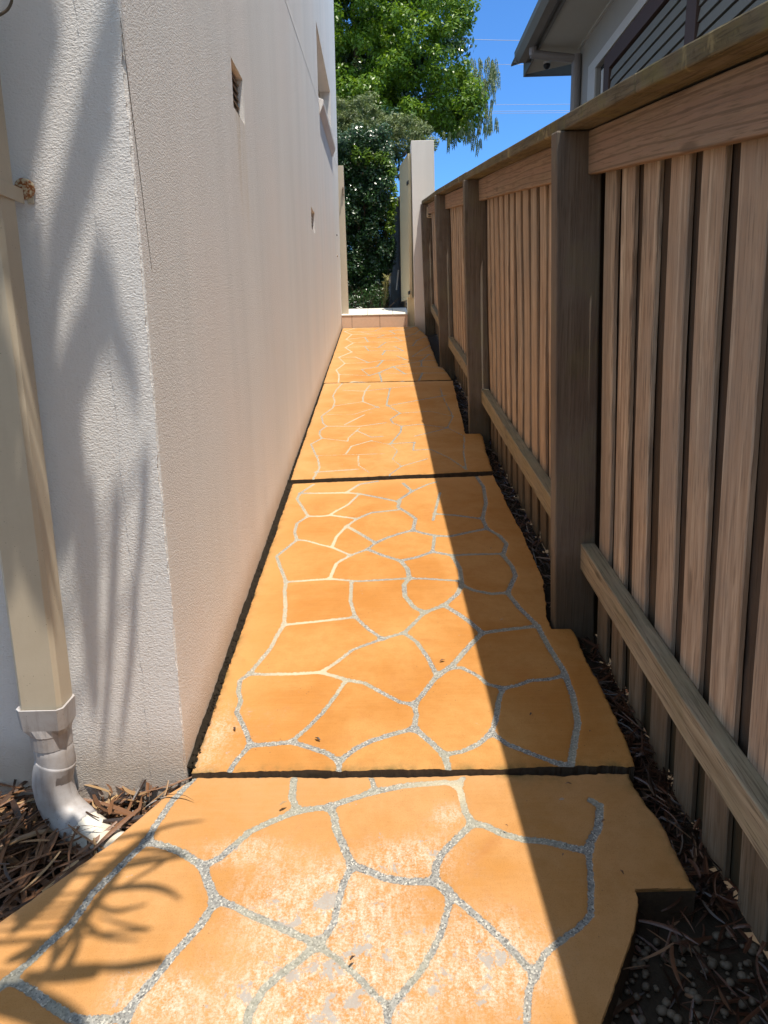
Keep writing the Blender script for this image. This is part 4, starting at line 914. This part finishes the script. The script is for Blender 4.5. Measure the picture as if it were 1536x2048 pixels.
# dome camera under the front eave
q = hit(1094, 124, (0, 0, 1), SZ); cm = empty('security_camera', (q[0], q[1], SZ-.02), 'small dark dome camera under the front eave', 'camera')
b = MB(); b.tube([q+[0, 0, -.002], q+[0, 0, -.03]], [.06, .055], 16); b.build('base', M['trim'], cm)
b = MB(); b.tube([q+[0, 0, -.03]]+[q+[0, 0, -.03-.07*math.sin(t)] for t in (.3, .7, 1.1, 1.5)], [.05]+[.055*math.cos(t) for t in (.3, .7, 1.1, 1.5)], 16); b.build('dome', M['dark'], cm, smooth=True)

# ------------------------------------------------------------------ power lines
for (x0, y0_, x1_, y1_, rr_, lab) in ((900,75,1060,79,.008,'uppermost thin overhead wire between tree and eave'), (900,124,1045,127,.006,'thin overhead wire just below the uppermost one'), (900,207,1160,206,.006,'overhead wire third from the top against the sky'), (900,220,1160,219,.007,'overhead wire second from the bottom against the sky'), (900,224,1160,223,.006,'lowest overhead wire just above the fence capping')):
    a = onY(x0, y0_, 30); c = onY(x1_, y1_, 30); d = c-a; pts = [a-d*2+(d*5)*t+np.array([0, 0, -.25*math.sin(math.pi*t)+.2]) for t in np.linspace(0, 1, 14)]
    tag(MB().tube(pts, rr_, 6).build('power_line', M['wire']), lab, 'power line', 'power lines across the sky')

# ------------------------------------------------------------------ dead leaves and pebbles
def litter(name, n, region, mat, lab, hmax=.05, Lr=(.08, .3), Wr=(.005, .016), seed=1):
    r = random.Random(seed); b = MB()
    for i in range(n):
        x, y, base = region(r); a = r.uniform(0, 6.283); L = r.uniform(*Lr); tilt = r.gauss(0, .22); cv = r.uniform(-1.2, 1.2); z0 = base+r.random()**1.6*hmax
        pts = []; p = np.array([x, y, z0]); m_ = 6
        for k_ in range(m_):
            pts.append(p.copy()); aa = a+cv*k_/m_; p = p+np.array([math.cos(aa), math.sin(aa), tilt*(1-2*k_/m_)+S*math.sin(aa)])*L/m_
        b.ribbon(pts, r.uniform(*Wr), (-math.sin(a), math.cos(a), r.uniform(-.5, .5)), r.random(), fold=r.uniform(-.3, .3))
    return tag(b.build(name, mat), lab, 'leaf litter', None, 'stuff')
def regL(r):
    while True:
        y = r.uniform(.95, 1.83); x = r.uniform(-1.75, -.58)
        if x < float(lf(y))-.015 : return x, y, S*y-.105
litter('leaf_litter', 2300, regL, M['litter'], 'brown dead strap leaves heaped left of the path', .09, (.04, .30), (.003, .018), 2)
def regR(r):
    y = r.uniform(1.44, 7.5) if r.random() < .75 else r.uniform(1.40, 2.4)
    if r.random() < .06: y = r.uniform(1.0, 1.4)
    e = .70 if y > 2.6 else (.72 if y > 1.45 else .50)
    return r.uniform(e+.012, .815), y, S*y-.105
litter('leaf_litter', 1600, regR, M['litter_dark'], 'dark dead leaves in the gap under the fence', .07, (.02, .16), (.003, .012), 3)
def regC(r):
    y = r.uniform(1.0, 1.28); return r.uniform(.66, .80), y, S*y-.10
litter('leaf_litter', 22, regC, M['litter_dark'], 'few long dead leaves lying over the pebbles', .07, (.12, .26), (.005, .010), 9)
b = MB(); rr = random.Random(12)
for x_, y_ in ((1143,1568),(1125,1711),(903,741),(985,1096),(1060,1430),(1010,1650),(862,836),(640,1480),(880,1322),(560,1610),(700,1920),(470,1460),(1180,1460),(1240,1740),(1210,1640),(1000,1240),(930,905)):
    q = G(x_, y_, .006); a = rr.uniform(0, 6.28); L = rr.uniform(.008, .022); d = np.array([math.cos(a), math.sin(a), S*math.sin(a)])
    b.ribbon([q, q+d*L*.5+[0, 0, .003], q+d*L], L*.45, (-math.sin(a), math.cos(a), 0), rr.random())
tag(b.build('leaf_bits', M['litter']), 'few tiny leaf bits scattered on the paving', 'leaf litter', None, 'stuff')
# pebbles
b = MB(); ico = bmesh.new(); bmesh.ops.create_icosphere(ico, subdivisions=2, radius=1); iv = [np.array(v.co) for v in ico.verts]; fi = [tuple(v.index for v in f.verts) for f in ico.faces]; ico.free()
for i in range(420):
    y = random.uniform(.85, 1.40); x = random.uniform(.40, .83); s_ = random.choice([random.uniform(.003, .007), random.uniform(.006, .012)]); q = np.array([random.uniform(.8, 1.15), random.uniform(.8, 1.15), random.uniform(.6, .9)])*s_
    ph = random.uniform(0, 6); R3 = np.array([[math.cos(ph), -math.sin(ph), 0], [math.sin(ph), math.cos(ph), 0], [0, 0, 1]])
    b.add([R3@(v*q*(1+.06*math.sin(2.5*v[0]+ph)*math.cos(2*v[1]+ph)))+np.array([x, y, S*y-.103+s_*.4]) for v in iv], fi, random.random())
tag(b.build('pebbles', M['pebble'], smooth=True), 'pale rounded pebbles in the dark hole beside the path', 'pebbles', None, 'stuff')

# ------------------------------------------------------------------ strap-leaved tree overhead on the left: its shade falls on wall and paving
dt = empty('strap_leaved_tree', (-2.0, .2, -.1), 'strap leaved tree leaning in at the upper left corner', 'tree')
b = MB(); hubs = []
def up(Q, t): return np.array(Q)-SUN*t
def strand(pts, t, wid, plane, taper=True):
    Q = [onY(x, y, 1.85) if plane == 'w' else G(x, y, O1) for x, y in pts]
    C_ = curve([up(q, t+.05*i) for i, q in enumerate(Q)], 12) if len(Q) > 1 else None
    nrm = np.array([0, 1, 0]) if plane == 'w' else np.array([0, 0, 1.]); d = C_[-1]-C_[0]; side = np.cross(SUN, d)
    m_ = len(C_); ww = [wid*.82*(1 if not taper else max(.25, math.sin(math.pi*(.30+.66*i/(m_-1)))**.7)) for i in range(m_)]
    b.ribbon(C_, ww, side, None, fold=.08); return C_[0]
W_ = [([(242,10),(185,200),(150,330),(125,430),(95,560),(70,700)],3.1,.062),([(228,225),(172,330),(140,400),(120,470)],2.9,.030),
 ([(110,-40),(75,100),(62,220),(54,345)],3.3,.080),([(40,-60),(25,60),(20,170),(30,300)],3.4,.11),([(130,430),(110,560),(100,700),(70,850)],2.9,.038),([(30,-40),(70,60),(90,140)],3.2,.10),
 ([(205,575),(160,650),(122,740),(95,810),(80,930)],2.7,.040),([(205,580),(182,700),(150,790),(105,900)],2.6,.036),([(205,575),(240,680),(264,740),(278,820)],2.6,.034),([(175,560),(205,600),(235,640)],2.7,.070),
 ([(165,980),(176,1100),(182,1250),(192,1420)],2.6,.070),([(235,950),(226,1150),(216,1350),(202,1520)],2.55,.032),([(60,1005),(110,1010),(180,1030)],2.8,.060),([(270,1150),(262,1300),(240,1480)],2.5,.028),
 ([(20,560),(30,700),(60,860),(70,1000)],2.8,.10),([(-30,600),(0,760),(30,950),(20,1100)],2.9,.09),([(0,1100),(60,1250),(80,1380)],2.7,.03),([(95,1380),(110,1450),(105,1560)],2.6,.045)]
P_st = [([(310,1660),(274,1691),(204,1749),(146,1822),(102,1884),(36,1938)],2.5,.042),([(234,1735),(300,1722),(375,1712)],2.35,.026),([(219,1778),(290,1772),(335,1782),(362,1800)],2.3,.026),([(182,1800),(226,1822),(295,1808)],2.35,.020),
 ([(157,1815),(175,1850),(210,1874),(280,1880)],2.3,.022),([(140,1830),(150,1860),(165,1872)],2.3,.02),([(120,1850),(112,1890),(100,1925)],2.3,.022),([(100,1880),(55,1905),(10,1925)],2.4,.04),([(290,1668),(347,1650),(410,1641)],2.4,.016),
 ([(260,1700),(340,1700),(372,1712)],2.3,.018),([(180,1700),(110,1760),(30,1840)],2.5,.07),([(150,1730),(90,1800),(20,1870)],2.5,.06),([(200,1940),(120,1950),(40,1960)],2.4,.05),([(-20,1990),(60,2010),(140,2050),(160,2090)],2.4,.09),([(20,1700),(-20,1780),(-60,1850)],2.5,.10),([(70,1640),(20,1730),(-20,1800)],2.5,.09),
 ([(240,1740),(160,1850),(60,1990)],2.45,.03),([(330,1920),(240,1935),(130,1930)],2.5,.03)]
W_ += [([(-40,1120),(0,1350),(20,1480),(30,1620)],2.7,.16),([(20,1250),(40,1420),(50,1600)],2.65,.10),([(60,430),(72,700),(92,950),(112,1150)],2.8,.07),([(20,400),(40,650),(62,900),(80,1080)],2.9,.11),([(66,1400),(92,1500),(125,1620)],2.6,.075),
 ([(140,760),(150,900),(165,1010),(150,1130)],2.6,.05),([(290,900),(285,1050),(268,1200)],2.6,.03),([(215,20),(205,120),(190,240)],2.9,.03),([(120,880),(128,1000),(130,1130)],2.7,.04),([(0,200),(30,320),(60,470)],3.0,.08)]
P_st += [([(-60,1640),(60,1640),(170,1700)],2.5,.13),([(-60,1720),(40,1700),(130,1760)],2.5,.12),([(-80,1800),(0,1780),(60,1830)],2.5,.10),([(130,1640),(160,1670),(190,1700)],2.45,.07),([(360,1702),(300,1740),(215,1790)],2.3,.014),([(300,1860),(250,1850),(190,1830)],2.3,.014),([(120,1960),(150,1900),(165,1850)],2.35,.025)]
for pts, t, wd in W_: hubs.append(strand(pts, t, wd, 'w'))
for pts, t, wd in P_st: hubs.append(strand(pts, t, wd, 'p'))
b.build('leaves', M['leaf_strap'], dt)
b = MB(); crown = np.array([-1.75, .55, 3.5]); b.tube([(-2.1, .2, -.2), (-2.05, .3, 1.8), crown], [.09, .075, .06], 10)
for h_ in hubs:
    if h_[0] < -.1: b.tube([crown, crown*.5+h_*.5+np.array([0, 0, .12]), h_], [.012, .007, .004], 5)
b.build('trunk', M['bark'], dt)
# leaf tip that dips into the top left corner of the view
b = MB(); C_ = curve([onY(40, -90, 1.0), onY(27, -20, 1.0), onY(20, 10, 1.0), onY(5, 26, 1.0), onY(-30, 42, 1.0)], 16); b.ribbon(C_, [.004*min(1, i/8+.1) for i in range(len(C_))], (.3, 0, 1)); b.build('leaf_tip', M['bark'], dt)
